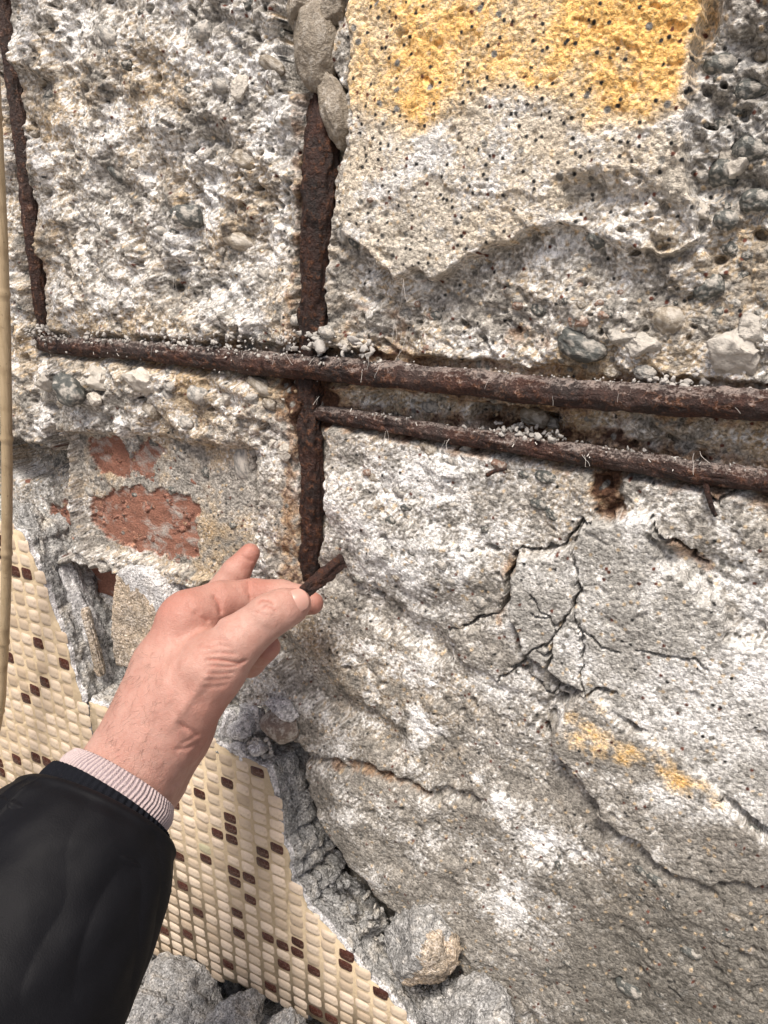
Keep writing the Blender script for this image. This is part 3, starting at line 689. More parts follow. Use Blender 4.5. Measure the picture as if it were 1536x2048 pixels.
brick([(165, 870), (420, 870), (420, 955), (165, 955)], -9.7, 1); brick([(180, 975), (480, 985), (480, 1105), (180, 1095)], -9.9, 2); brick([(60, 985), (172, 985), (172, 1088), (60, 1080)], -21.5, 3); brick([(180, 1135), (430, 1150), (430, 1190), (180, 1185)], -23.5, 4)

# ------------------------------------------------------------------ reinforcing bars
def bar(pts, hs_, rads, label, dusty=True, seed=0, sides=36, flake=1.15):
    P = np.array([list(at(a, b, h)) + [r] for (a, b), h, r in zip(pts, hs_, rads)])
    C, L = spline(P, int(4+np.linalg.norm(np.diff(P[:, :3], axis=0), axis=1).sum()/1.3))
    C3 = C[:, :3] + np.stack([fbm2(np.linspace(0, L/25, len(C)), np.full(len(C), 3.1*k+seed), 5, 2)*.7 for k in range(3)], 1)
    def dsp(a, s):
        s = s + 0*a; a = a + 0*s
        c, d = np.cos(a)*2.4, np.sin(a)*2.4
        n = fbm2(s/26+c*.6, c+d*1.7+seed*9.1, 6+seed, 3) ; lam = np.abs(noise2(s/34, a*2.2+noise2(s/15, a, 9), 8+seed))
        a0 = 1.25+.5*noise2(s/40, s*0+seed, 3); n = n - .9*np.exp(-((np.mod(a-a0+3.14, 6.283)-3.14)/.13)**2)*ss(-.2, .3, noise2(s/30, s*0+seed+4, 4))
        n = (n*.6 + (lam-.3)*1.25 + fbm2(s/5+c, d*1.3, 7+seed, 3)*.42 + noise2(s/2+c*2, d*3, 5)*.16)*flake
        return np.where(np.abs(a-2*math.pi) < 1e-6, n, n)
    V, Fc = tube(C3, C[:, 3], sides, True, dsp)
    o = make('reinforcing_bar', V, Fc, MAT['rust'] if dusty else MAT['rust_clean'], origin=C3[-1])
    return tag(o, label, 'rebar', 'rusted reinforcing bars laid bare in the wall')
b1 = bar(BAR_H1, [-14, -5, -1, 1, 2, 3, 4, 4, 4, 4, 4, 4], [5.6, 5.9, 6.0, 6.2, 6.5, 6.8, 6.8, 6.8, 6.7, 6.7, 6.7, 6.7], 'thick rusty rebar running level across the whole wall, the higher of the two horizontal bars', True, 1)
b2 = bar(BAR_H2, [-3, -1, 0, 1, 1, 1, 1, 1], [4.4, 4.8, 5.0, 5.1, 5.1, 5.2, 5.3, 5.3], 'thinner rusty rebar sloping right just below the thick horizontal bar', True, 2)
b3 = bar(BAR_V1, [-4, -4, -4, -4, -5, -8], [5.2, 5.4, 5.4, 5.4, 5.0, 4.6], 'dark upright rebar at the far left behind the cane', True, 3)
BAR_V2 = [(650, 196), (648, 245), (644, 320), (638, 430), (632, 540), (628, 660), (620, 770), (620, 850), (625, 960), (625, 1060), (618, 1140), (614, 1190)]
b4 = bar(BAR_V2, [-15, -10, -6, -4, -4, -4, -4, -2, -2, -3, -5, -9], [7.5, 8.8, 9.6, 9.4, 8.8, 8.0, 7.4, 7.2, 7.4, 7.4, 6.8, 5.5], 'heavily flaked upright rebar in the deep groove at the centre of the wall', False, 4, 44, 1.9)
b5 = None and bar([(1222, 930), (1228, 965), (1226, 1000), (1215, 1040)], [-10, -9.5, -9.5, -12], [4.6, 4.8, 4.6, 4], 'short rusty bar stub showing under the thin sloping bar', False, 5)
def wire(pts, h, r, label, seed):
    P = np.array([list(at(a, b, hh)) for (a, b), hh in zip(pts, h)]); C, L = spline(P, max(8, int(L_len(P)/1.2)))
    V, Fc = tube(C, r*np.linspace(1, .6, len(C)), 8, True, lambda a, s: .35*r*noise2(s/2.5+np.cos(a), np.sin(a)+seed, 3))
    return tag(make('tie_wire', V, Fc, MAT['rust_clean'], origin=C[0]), label, 'wire', 'bits of rusty tie wire')
def L_len(P): return np.linalg.norm(np.diff(P, axis=0), axis=1).sum()
wire([(1410, 955), (1416, 990), (1424, 1015), (1431, 1032)], [3, 6, 6, 5], 1.5, 'short rusty wire hanging down below the thin sloping bar at right', 1)
None and wire([(1325, 1068), (1352, 1090), (1380, 1108), (1412, 1140)], [5, 6, 5, 3], 1.1, 'dark rusted wire lying in the break at the upper edge of the cracked render', 2)
wire([(974, 950), (990, 942), (1014, 938)], [5, 6.5, 5], 1.3, 'tiny dark wire end sticking to the concrete under the sloping bar', 3)
wire([(672, 1524), (720, 1534), (780, 1552), (860, 1580)], [-3, -2.5, -2.5, -4], .8, 'thin rusty wire half sunk in the lower wall beside the tiled panel', 4)

# crumbs of mortar on ledges and bars; dusty fibres that hang from them
def crumbs(name, spots, label, mat, szr=(1.0, 3.0), parent=None):
    Vs, Fs, off = [], [], 0; base = [rock(500+k, (1, 1, 1), 2, 14, .25, .2, .35) for k in range(9)]
    for (p, s) in spots:
        V, Fc = base[rng.randint(9)]
        R = rotm('X', rng.uniform(0, 6)) @ rotm('Z', rng.uniform(0, 6)); V = (V*s*rng.uniform(.55, 1.6, 3)) @ R.T + p
        Vs.append(V); Fs.append(Fc+off); off += len(V)
    return tag(make(name, np.vstack(Vs), np.vstack(Fs), mat, parent, smooth=False), label, kind='stuff')
spots = []
def along(pts, h, n, dz, spread, sz, hd=2.5):
    P = np.array([at(a, b, h) for a, b in pts]); C, L = spline(P, 400)
    for k in range(n):
        q = C[rng.randint(400)].copy()
        if noise2(np.array([q[0]/14]), np.array([3.3]), 5)[0] < rng.uniform(-.6, .15): continue
        q[2] += dz + rng.normal()*spread; q[1] += rng.normal()*hd
        spots.append((q, rng.uniform(*sz)*(1.7 if rng.rand() < .08 else 1)))
along(BAR_H1[1:7], 3, 520, 5.0, 1.3, (.25, 1.15), 3.5); along(BAR_H1[6:], 1, 260, 6.2, .9, (.25, 1.0), 2.5); along([(20, 668), (300, 684), (640, 690)], 3, 460, 1.5, 3.4, (.3, 1.8), 3.5); along([(560, 690), (660, 690), (760, 705)], 4, 60, 2, 2.5, (.8, 2.3), 3)
along(BAR_H2[1:], 0, 260, 4.6, .8, (.25, .95), 2.5); along([(980, 860), (1060, 868), (1130, 885)], 0, 50, 1, 2, (.8, 2), 3); along([(1300, 765), (1420, 785), (1536, 795)], 0, 50, 2, 1.5, (.6, 1.6), 3); along(BAR_H1[1:9], 6, 90, -4, 2.5, (.3, .7), 1)
crumbs('mortar_crumbs', spots, 'loose pale mortar crumbs lying along the rusty bars', MAT['crumb'])
Vs, Fs, off = [], [], 0
def fibre(px, py, h, n, droop, step=3.0, r=.22):
    global off
    p = at(px, py, h); P = [p]
    d = np.array([rng.normal()*.5, -abs(rng.normal()*.3), -droop])
    for k in range(n):
        d = d + rng.normal(size=3)*np.array([.30, .15, .22]); d[2] -= .2*droop; P.append(P[-1] + d/np.linalg.norm(d)*step)
    C, L = spline(np.array(P), n*4)
    V, Fc = tube(C, r*(1+.8*np.abs(noise2(np.arange(len(C))*.45, np.full(len(C), px*.37), 2))), 5, False)
    Vs.append(V); Fs.append(Fc+off); off += len(V)
for a in [(800, 555, 8, 9, 1), (792, 640, 6, 7, 1), (812, 660, 8, 8, 1), (735, 715, 12, 5, .8), (760, 725, 12, 6, .8), (728, 740, 12, 5, 1), (990, 750, 12, 4, 1), (1100, 790, 11, 3, 1), (900, 875, 8, 5, .5), (1015, 870, 9, 8, .1), (1040, 876, 9, 8, .1), (1170, 910, 8, 4, 1), (1245, 790, 11, 3, 1), (1470, 815, 12, 3, 1), (480, 700, 11, 4, 1), (540, 708, 12, 4, 1), (620, 712, 12, 5, 1), (575, 705, 11, 5, .8), (300, 690, 10, 3, 1), (60, 290, 4, 3, .8), (62, 320, 4, 4, .6), (78, 440, 4, 3, .8), (770, 860, 5, 9, 1.2), (775, 890, 5, 7, 1.2), (350, 560, 4, 5, .6), (640, 790, 2, 4, .8), (1395, 905, 8, 4, .6)]:
    for k in range(2 if a[2] < 9 else 1): fibre(a[0]+rng.uniform(-9, 9), a[1]+rng.uniform(-3, 3), a[2], a[3]+rng.randint(3), a[4], rng.uniform(1.0, 1.8), rng.uniform(.04, .09))
for k in range(36):
    t = rng.rand(); i = min(int(t*10), 10); pts = BAR_H1 if rng.rand() < .6 else BAR_H2
    a, b = pts[min(i, len(pts)-2)], pts[min(i, len(pts)-2)+1]; f = rng.rand()
    fibre(a[0]+(b[0]-a[0])*f, a[1]+(b[1]-a[1])*f + rng.uniform(-26, 10), 9, rng.randint(1, 4), rng.uniform(.2, 1), rng.uniform(.5, 1.0), rng.uniform(.10, .25))
tag(make('cobweb_fibres', np.vstack(Vs), np.vstack(Fs), MAT['web']), 'dusty cobweb fibres hanging from the rusty bars', kind='stuff')

# ------------------------------------------------------------------ mosaic tile panels
def mat_tile(name, a, c2, rough):
    b = NB(name); r = b.rnd(); f = b.noise(90, 4, .6); fi = b.noise(700, 3, .6)
    c = b.mix(f, a, c2); c = b.mix(.8, c, b.mix(1, c, b.ramp(r, [(0, (.62, .58, .52)), (.35, (.9, .89, .86)), (.7, (1, 1, 1)), (1, (1.12, 1.12, 1.14))]), 'MULTIPLY'))
    c = b.mix(b.ramp(b.noise(330, 5, .7), [(.54, 0), (.72, .6)]), c, (.36, .28, .19) if a[0] > .3 else (.20, .12, .09))
    b.inp('Base Color', c).inp('Roughness', b.math('ADD', b.math('MULTIPLY', fi, .25), rough)); b.b.inputs['Specular IOR Level'].default_value = .5
    b.inp('Normal', b.bump(b.math('ADD', f, b.math('MULTIPLY', fi, .15)), .0006, .6))
    return b.m
MAT['tile'] = mat_tile('tile_cream_glaze', (.59, .465, .345), (.75, .635, .51), .2)
MAT['tile_br'] = mat_tile('tile_brown_glaze', (.045, .013, .008), (.075, .022, .013), .14)
MAT['tile_pale'] = mat_tile('tile_greenish', (.62, .60, .42), (.68, .66, .48), .16)
MAT['grout'] = mat_simple('grout_yellow', (.44, .34, .215), (.68, .56, .40), 260, .9, .0008, .2)
def tile_mesh(w_, h_, seed):
    n = 7; t = np.linspace(-1, 1, n); a, b = np.meshgrid(t, t)
    r_ = np.random.RandomState(seed); k = 6.5
    f = (np.abs(a)**k + np.abs(b)**k)**(1/k); f = np.maximum(f, 1e-6); m = np.maximum(np.abs(a), np.abs(b)); sc = np.where(f > 0, m/f, 1)
    x = a*sc*w_/2; z = b*sc*h_/2
    y = -(.28 + .74*np.sqrt(np.clip(1-m**3.5, 0, 1)) + .07*r_.normal()*a + .07*r_.normal()*b)
    y = np.where(m > .99, .6, y)
    return mesh_np('tile', np.stack([x, y, z], -1).reshape(-1, 3)/1000, grid_faces(n, n)[:, ::-1].copy())
def panel(poly, pu, pv, u0, v0, browns, label, seed, pale=(), spread=8.0, hf=20.0, hb=-26.0, shear=0.0):
    pol = uvpts(poly, hf)
    base = np.array([pol[:, 0].mean(), -hf, pol[:, 1].min()])
    root = empty('tile_panel', base); tag(root, label, 'tile panel', 'broken mosaic tile panels')
    # mortar backing: ragged ring of the outline, spreading towards the wall
    m = len(pol); seg = []
    for i in range(m):
        a, b = pol[i], pol[(i+1) % m]; k = max(1, int(np.linalg.norm(b-a)/1.6))
        seg += [a+(b-a)*j/k for j in range(k)]
    R = np.array(seg); n = len(R); R = R + np.stack([fbm2(np.arange(n)*.16, np.full(n, seed*3.3), 7, 4, .6), fbm2(np.arange(n)*.16, np.full(n, seed*3.3+9), 8, 4, .6)], 1)*1.6; T = np.roll(R, -1, 0)-np.roll(R, 1, 0); Nn = np.stack([T[:, 1], -T[:, 0]], 1); Nn /= np.linalg.norm(Nn, axis=1)[:, None]+1e-9
    area = .5*np.sum(R[:, 0]*np.roll(R[:, 1], -1)-np.roll(R[:, 0], -1)*R[:, 1]); Nn *= np.sign(area)
    for _ in range(4): Nn = (np.roll(Nn, 1, 0)+Nn*2+np.roll(Nn, -1, 0)); Nn /= np.linalg.norm(Nn, axis=1)[:, None]+1e-9
    K = 40; rings = []; s = np.arange(n)*1.6
    for k in range(K):
        f = k/(K-1); h = hf-1.6 + (hb-hf)*f
        off = .4 + spread*np.clip(1-1.4*np.clip(Nn[:, 1], 0, 1), -.15, 1)*(f**.8)*(1+.4*noise2(s/30, np.full(n, seed+f*2.5), 3)) + (fbm2(s/11+f*3, np.full(n, f*7+seed), 4, 5, .62)*2.0 + fbm2(s/2.6, np.full(n, f*26.0+seed), 6, 2)*.7)*ss(0, .12, f)
        lay = 1.4*ss(.05, .1, np.abs(np.sin(f*9+noise2(s/40, s*0+seed, 5)*1.2))*.12)*ss(0, .1, f)
        q = R + Nn*(off+lay)[:, None]; rings.append(np.stack([q[:, 0], np.full(n, -h)+noise2(s/5, np.full(n, k*.7), 8)*1.6*(f > 0), q[:, 1]], 1))
    Vb = np.vstack(rings); Fb = grid_faces(K, n, True).tolist(); Fb = [tuple(f) for f in (Fb if area < 0 else [q[::-1] for q in Fb])] + [tuple(range(n)) if area > 0 else tuple(range(n-1, -1, -1))]
    bk = make('mortar_backing', Vb, Fb, [MAT['mortar'], MAT['chalk']], root)
    bk.data.polygons.foreach_set('material_index', (np.arange(len(bk.data.polygons)) < n*3).astype(np.int32))
    gb = np.stack([R[:, 0], np.full(n, -(hf-.9)), R[:, 1]], 1)
    cc = R.mean(0); gin = gb.copy(); Vg = np.vstack([gb, gb+[0, .9, 0]]); Fg = [tuple(range(n)) if area > 0 else tuple(range(n-1, -1, -1))] + [tuple(f) for f in grid_faces(2, n, True).tolist()]
    make('grout_bed', Vg, Fg, MAT['grout'], root)
    ms = [tile_mesh(pu*.955, pv*.92, seed+k) for k in range(5)]; mm = {}
    for k, me in enumerate(ms):
        for t in ('tile', 'tile_br', 'tile_pale'):
            c = me.copy(); c.materials.append(MAT[t]); mm[(k, t)] = c
    # cells of brown tiles from where they stand
    def cell(q): return (int(round((q[0]-u0-shear*(q[1]-v0))/pu)), int(round((q[1]-v0)/pv)))
    bc = {cell(q) for q in uvpts(browns, hf+1)}; pc = {cell(q) for q in uvpts(pale, hf+1)} if len(pale) else set()
    lo, hi = pol.min(0), pol.max(0)
    for j in range(int((lo[1]-v0)//pv)-1, int((hi[1]-v0)//pv)+2):
        for i in range(int((lo[0]-u0)//pu)-6, int((hi[0]-u0)//pu)+7):
            cu, cv = u0+i*pu+shear*j*pv, v0+j*pv
            if float(sdist(pol, np.array([cu]), np.array([cv]))[0]) > .06*pu: continue
            x, y, _ = proj(np.array([[cu, -hf, cv]]))
            if x[0] < -60 or y[0] > 2110 : continue
            t = 'tile_br' if (i, j) in bc else 'tile_pale' if (i, j) in pc else 'tile'
            o = link(bpy.data.objects.new('tile', mm[(rng.randint(5), t)]), root)
            g = noise2(np.array([i*.31]), np.array([j*.31]), seed)[0]
            o.location = (np.array([cu+rng.normal()*.25, -(hf-.9)+rng.normal()*.10+g*.2, cv+rng.normal()*.22])-base)/1000
            o.rotation_euler = (rng.normal()*.03, rng.normal()*.03, rng.normal()*.025)
            if rng.rand() < .5: o.scale = (-1, 1, 1) if False else (rng.uniform(.96, 1.02), rng.uniform(.9, 1.1), rng.uniform(.96, 1.02))
    return root
def hidden(x, y):      # wholly behind the sleeve and hand
    return x < 300 and y > 1590 and x > -60 or (150 < x < 300 and y > 1500)
RB = [(515, 1557), (391, 1579), (451, 1580), (456, 1630), (459, 1657), (460, 1680), (428, 1664), (555, 1701), (522, 1711), (525, 1735), (466, 1744), (497, 1760), (467, 1765), (499, 1800), (471, 1825), (477, 1876), (533, 1888), (562, 1901), (592, 1917), (590, 1881), (565, 1936), (622, 1950), (457, 1930), (353, 1710), (408, 1717), (360, 1769), (393, 1821), (378, 1879), (340, 1607), (690, 1915), (684, 1926), (767, 2005), (650, 2030), (625, 2028), (540, 1985), (336, 1870)]
panel([(176, 1404), (216, 1420), (330, 1452), (430, 1492), (500, 1522), (532, 1540), (546, 1600), (562, 1680), (578, 1722), (582, 1770), (604, 1792), (614, 1822), (648, 1852), (678, 1886), (704, 1922), (738, 1962), (772, 1992), (802, 2032), (830, 2068), (760, 2092), (680, 2066), (600, 2026), (520, 1986), (450, 1962), (330, 1920), (200, 1850), (196, 1600), (186, 1480)],
      13.85, 9.95, -295.2, -449.8+CAMZ, RB, 'larger cream mosaic tile panel with scattered brown tiles, broken off along its right edge', 1, [(402, 1697), (690, 1925)], 11)
LB = [(62, 1163), (75, 1276), (20, 1311), (131, 1341), (65, 1372), (88, 1378), (46, 1392), (59, 1506), (81, 1515), (37, 1521), (2, 1527), (2, 1090), (2, 1120), (28, 1132), (2, 1550)]
panel([(-260, 960), (0, 1046), (40, 1066), (62, 1120), (95, 1200), (128, 1290), (160, 1400), (178, 1478), (180, 1600), (150, 1680), (-260, 1700)], 14.05, 11.9, -497.0, -320.0+CAMZ, LB, 'cream mosaic tile panel at the left edge behind the cane', 2, (), 5)
#PART3
# ------------------------------------------------------------------ ground, broken lumps and rubble
gx, gy = np.meshgrid(np.r_[-9000, -4000, np.linspace(-1600, 900, 150), 4000, 9000], np.r_[-9000, -4000, np.linspace(-1100, 60, 90)], indexing='ij')
gz = -6 + fbm2(gx/120, gy/120, 3, 4)*7*ss(3000, 1500, np.abs(gx)) + fbm2(gx/25, gy/25, 5, 3)*3*ss(3000, 1500, np.abs(gx))
ground = make('ground', np.stack([gx, gy, gz], -1).reshape(-1, 3), grid_faces(*gx.shape)[:, ::-1].copy(), MAT['earth'], origin=(0, 0, 0))
tag(ground, kind='structure')
def lump(name, px, py, h, size, seed, mat, label=None, cat=None, group=None, rot=(0, 0, 0), n=5, **kw):
    V, Fc = rock(seed, size, n, **kw); R = rotm('Z', rad(rot[2])) @ rotm('Y', rad(rot[1])) @ rotm('X', rad(rot[0])); V = V @ R.T
    c = at(px, py, h); o = make(name, V+c, Fc, MAT[mat], origin=c+[0, 0, V[:, 2].min()])
    return tag(o, label, cat, group)
G2 = 'broken concrete lumps below the wall'
# flat fragment with a tan face that stands behind the hand
pf = uvpts([(232, 1150), (262, 1136), (300, 1150), (318, 1172), (334, 1210), (322, 1262), (300, 1300), (262, 1338), (232, 1330), (222, 1262), (226, 1200)], 4)
seg = []
for i in range(len(pf)):
    a, b = pf[i], pf[(i+1) % len(pf)]; k = max(2, int(np.linalg.norm(b-a)/1.2)); seg += [a+(b-a)*j/k for j in range(k)]
R_ = np.array(seg); cc = R_.mean(0); n = len(R_); s_ = np.arange(n)*1.2
rings = []; K = 22
for k in range(K):            # front face, from the centre outwards, then back along the broken edge
    f = (k/11)**.7 if k <= 11 else 1.0; back = max(0, k-11)*2.2
    q = cc + (R_-cc)*f*(1+.03*noise2(s_/3, s_*0+k*.9, 4)[:, None]*(f > .5)) + ((R_-cc)/np.linalg.norm(R_-cc, axis=1)[:, None])*(.4*back*(1+.5*noise2(s_/7, s_*0+k*.3, 6)[:, None]) if back else 0)
    h = 4 + fbm2(q[:, 0]/14, q[:, 1]/14, 9, 4)*1.4 + fbm2(q[:, 0]/3, q[:, 1]/3, 10, 2)*.4 - back
    rings.append(np.stack([q[:, 0], -h, q[:, 1]], 1))
Vc = np.vstack(rings); Fc_ = grid_faces(K, n, True)
fr = make('concrete_fragment', Vc, Fc_, [MAT['render_tan'], MAT['lime']], origin=(cc[0], -4, R_[:, 1].min()))
fr.data.polygons.foreach_set('material_index', ((np.arange(len(Fc_))//n >= 11) | ((Vc[Fc_[:, 0], 2] + 4*noise2(Vc[Fc_[:, 0], 0]/6, Vc[Fc_[:, 0], 2]/6, 3)) > cc[1]+25 - .55*(Vc[Fc_[:, 0], 0]-cc[0]))).astype(np.int32))
tag(fr, 'flat concrete fragment with a sandy tan face and pale broken top, behind the wrist', 'concrete fragment')
cl = lump('concrete_lump', 838, 1885, 12, (27, 22, 31), 31, 'mortar', 'rough concrete lump with a tan face wedged below the wall, right of the tiles', 'concrete lump', G2, (10, 20, 0), cuts=8, keep=.6)
cl.data.materials.append(MAT['render_tan'])
vv_ = np.array([p.center[:] for p in cl.data.polygons])*1000; vv_ -= vv_.mean(0)
cl.data.polygons.foreach_set('material_index', ((vv_[:, 0] - .5*vv_[:, 2] - .4*vv_[:, 1] + 9*fbm3(vv_/9, 3, 3)) > 12).astype(np.int32))
for a in [(335, 2010, 45, (44, 34, 34), 33, 'mortar', 'big grey rubble lump at the bottom left, beside the sleeve', (0, 0, 20)), (480, 2040, 40, (30, 26, 24), 34, 'mortar', 'grey rubble lump just below the middle of the tile panel', (0, 0, 70)),
          (280, 2050, 75, (30, 28, 22), 35, 'mortar', 'rubble lump half hidden under the dark sleeve', (0, 0, 50)), (405, 1996, 24, (14, 12, 11), 36, 'mortar', 'small rubble stone wedged between the two big lumps under the tiles', (0, 0, 5)),
          (570, 2070, 40, (22, 18, 16), 37, 'mortar', 'small rubble lump under the lowest row of tiles', (0, 0, 80)), (958, 2040, 30, (24, 22, 22), 38, 'mortar', 'grey rubble lump at the bottom edge under the overhanging wall', (0, 30, 10)),
          (915, 1990, 8, (13, 12, 11), 39, 'mortar', 'small dark rubble stone under the overhanging wall', (0, 0, 40)), (885, 2030, 20, (16, 13, 12), 40, 'mortar', 'rubble stone between the tile panel and the overhanging wall', (0, 0, 10)), (740, 1850, -8, (15, 12, 12), 41, 'mortar', 'rubble stone deep in the gap beside the tile panel', (20, 0, 10))]:
    lump('rubble_stone', a[0], a[1], a[2], a[3], a[4], a[5], a[6], 'rubble', G2, a[7])
# stones on the ledge above the tiles
G3 = 'loose stones on the ledge above the tile panel'
for a in [(484, 1456, 11, (13, 9, 10), 51, 'chalk', 'palest lump in the small pile on the ledge, right of the wrist', (0, -25, 10)), (503, 1432, 2, (13, 9, 11), 52, 'lime', 'grey lump at the top of the small pile on the ledge', (0, 20, 0)), (456, 1462, 6, (8, 9, 18), 53, 'chalk', 'upright pale lump of the ledge pile nearest the wrist', (0, 12, 0)),
          (522, 1466, -2, (9, 8, 8), 54, 'mortar', 'dark grey stone in the ledge pile beside the reddish pebble', (0, 0, 30)), (482, 1497, 15, (9, 8, 8), 55, 'chalk', 'low stone at the front of the ledge pile above the tile edge', (0, 0, 60)), (514, 1494, 14, (8, 6, 6), 56, 'lime', 'small stone at the front right of the ledge pile', (0, 0, 10)),
          (562, 1414, 5, (14, 8, 7), 57, 'chalk', 'flat pale stone above the reddish pebble', (0, 12, 0)), (440, 1496, 14, (6, 6, 5), 58, 'mortar', 'small stone touching the wrist at the left of the ledge pile', (0, 0, 0)), (532, 1490, 6, (5, 5, 4), 59, 'mortar', 'tiny stone under the reddish pebble', (0, 0, 0))]:
    lump('ledge_stone', a[0], a[1], a[2], a[3], a[4], a[5], a[6], 'stone', G3, a[7], 4)
lump('river_pebble', 562, 1452, 4, (16, 11, 12.5), 60, 'st_river', 'rounded reddish grey pebble stuck on the ledge above the tile corner', 'pebble', None, (0, -10, 0), 4, cuts=3, rough=.08, fine=.02, keep=.8)
spots = []
for k in range(150): spots.append((at(rng.uniform(430, 545), rng.uniform(1478, 1530), rng.uniform(-6, 18)), rng.uniform(.8, 2.6)))
crumbs('ledge_gravel', spots, 'fine gravel and crumbs on the ledge above the tiles', MAT['crumb'])
spots = []
for k in range(700):
    x = rng.uniform(-640, -60); y = -rng.uniform(-25, 130); spots.append((np.array([x, y, rng.uniform(-2, 9)]), rng.uniform(1.5, 7)*(1.6 if rng.rand() < .1 else 1)))
for k in range(330):
    t = rng.rand(); q = at(640+t*330+rng.uniform(-50, 40), 1740+t*300+rng.uniform(-20, 50), rng.uniform(-26, 6)); spots.append((q, rng.uniform(.9, 4.0)))
crumbs('rubble_gravel', spots, 'crushed mortar and gravel at the foot of the wall', MAT['mortar'])
# strips of old mortar between the left tiles and the bricks
def strip(pts, hgt, wd, seed, label, mat):
    P = np.array([list(at(a, b, h)) for (a, b), h in zip(pts, hgt)]); C, L = spline(P, int(L_len(P)/1.1))
    def dsp(a, s):
        c, d = np.cos(a)*1.6, np.sin(a)*1.6
        return wd*(fbm2(s/34+c*.5, c+d*1.4+seed, seed, 5, .6)*.34 + fbm2(s/6+c, d*1.5+seed, seed+3, 3)*.10 + .20*np.cos(2*a+.6))
    V, Fc = tube(C, wd*np.interp(np.linspace(0, 1, len(C)), [0, .06, .9, 1], [.6, 1, 1, .55]), 46, True, dsp)
    return tag(make('mortar_ridge', V, Fc, MAT[mat], origin=C[-1]), label, 'mortar', 'ridges of old mortar beside the left tile panel')
strip([(52, 1010), (84, 1100), (118, 1200), (160, 1310), (186, 1398)], [2, 5, 6, 5, 2], 8.0, 3, 'long grey mortar ridge along the edge of the left tiles', 'mortar')
strip([(104, 1060), (140, 1150), (172, 1240), (200, 1330), (212, 1400)], [-14, -8, -7, -8, -10], 9.5, 5, 'broad pale mortar ridge between the tile edge and the tan fragment', 'lime')
strip([(170, 1215), (188, 1285), (204, 1350)], [1, 3, 1], 3.6, 7, 'thin tan mortar sliver on the broad ridge left of the tan fragment', 'render_tan')

# ------------------------------------------------------------------ cane at the left edge
b = NB('dry_cane'); mp = b.mapping((1, 1, .06)); f = b.noise(900, 4, .6, co=mp); g = b.noise(60, 4, .6)
c = b.mix(f, (.34, .25, .14), (.52, .41, .27)); c = b.mix(b.ramp(g, [(.5, 0), (.72, .7)]), c, (.22, .15, .08)); c = b.mix(b.ramp(b.noise(420, 4, .7), [(.62, 0), (.7, .8)]), c, (.10, .07, .04))
b.inp('Base Color', c).inp('Roughness', .5); b.inp('Normal', b.bump(f, .0006, .7)); MAT['cane'] = b.m
CP = [(-60, -420), (-22, 40), (-6, 300), (6, 560), (12, 800), (14, 980), (12, 1180), (5, 1340), (-6, 1450), (-60, 1690)]; CHt = [26, 30, 34, 40, 45, 48, 50, 50, 50, 46]
P = np.array([list(at(a, b_, h)) for (a, b_), h in zip(CP, CHt)]); C, L = spline(P, 420)
nodes = [.1, .2, .33, .45, .56, .66, .75, .84, .93]
def cdisp(a, s):
    t = s/L; r = 0*a + 0*t
    for q in nodes: r = r + .75*np.exp(-((t-q)*L/1.6)**2) - .25*np.exp(-(((t-q)*L-3.5)/1.5)**2)
    return r + .12*noise2(s/30, a, 4)
V, Fc = tube(C, np.linspace(4.0, 3.3, 420), 16, True, cdisp)
tag(make('cane', V, Fc, MAT['cane'], origin=C[-1]), 'dry jointed cane standing along the left edge of the picture', 'cane')

# ------------------------------------------------------------------ person: hand, forearm, cuff and sleeve
def cs(px, py, z): return np.array([(px-768)/F*z, -(py-1024)/F*z, z])       # camera-space millimetres
def to_world(P): P = np.asarray(P, float); return CAM + P[:, :1]*RGT + P[:, 1:2]*UPV + P[:, 2:]*FWD
def rcone(X, a, b, r1, r2):
    ba = b-a; l2 = ba@ba; rr = r1-r2; a2 = max(l2-rr*rr, 1e-3); il2 = 1/l2
    pa = X-a.astype(np.float32); y = pa@ba.astype(np.float32); z = y-np.float32(l2)
    q = pa*np.float32(l2)-ba.astype(np.float32)*y[:, None]; x2 = (q*q).sum(1); y2 = y*y*l2; z2 = z*z*l2
    k = np.sign(rr)*rr*rr*x2
    d = (np.sqrt(x2*a2*il2)+y*rr)*il2 - r1
    c1 = np.sign(z)*a2*z2 > k; c2 = np.sign(y)*a2*y2 < k
    d = np.where(c2, np.sqrt(x2+y2)*il2-r1, d); d = np.where(c1, np.sqrt(x2+z2)*il2-r2, d)
    return d.astype(np.float32)
def smin(a, b, k):
    h = np.maximum(k-np.abs(a-b), 0)/k; return np.minimum(a, b)-h*h*h*k/6
def chain(X, pts, k=3.5):
    d = None
    for (a, b_) in zip(pts[:-1], pts[1:]):
        e = rcone(X, cs(*a[:3]), cs(*b_[:3]), a[3], b_[3]); d = e if d is None else smin(d, e, k)
    return d
FOREARM = [(95, 1800, 362, 31), (200, 1630, 378, 27), (266, 1535, 387, 25), (322, 1430, 393, 25)]
FOREARM2 = [(120, 1800, 384, 29), (225, 1640, 400, 26), (288, 1545, 408, 23.5), (345, 1440, 414, 23)]
PALM = [[(300, 1470, 396, 22), (338, 1340, 400, 20), (384, 1236, 404, 14.5)], [(318, 1470, 410, 22), (358, 1335, 420, 19), (398, 1238, 426, 13.5)],
        [(345, 1465, 420, 20), (385, 1340, 436, 18), (412, 1248, 444, 13)], [(345, 1455, 424, 16), (392, 1345, 446, 15), (420, 1270, 458, 12)]]
THENAR = [(325, 1465, 388, 22), (374, 1385, 387, 20.5), (428, 1325, 388, 17.5)]
HYPO = [(352, 1465, 408, 17), (392, 1385, 415, 15.5), (442, 1322, 420, 12)]
THUMB = [(420, 1345, 386, 17.5), (470, 1286, 385, 13.6), (538, 1232, 388, 11.0), (566, 1217, 390, 10.2), (594, 1206, 393, 7.6)]
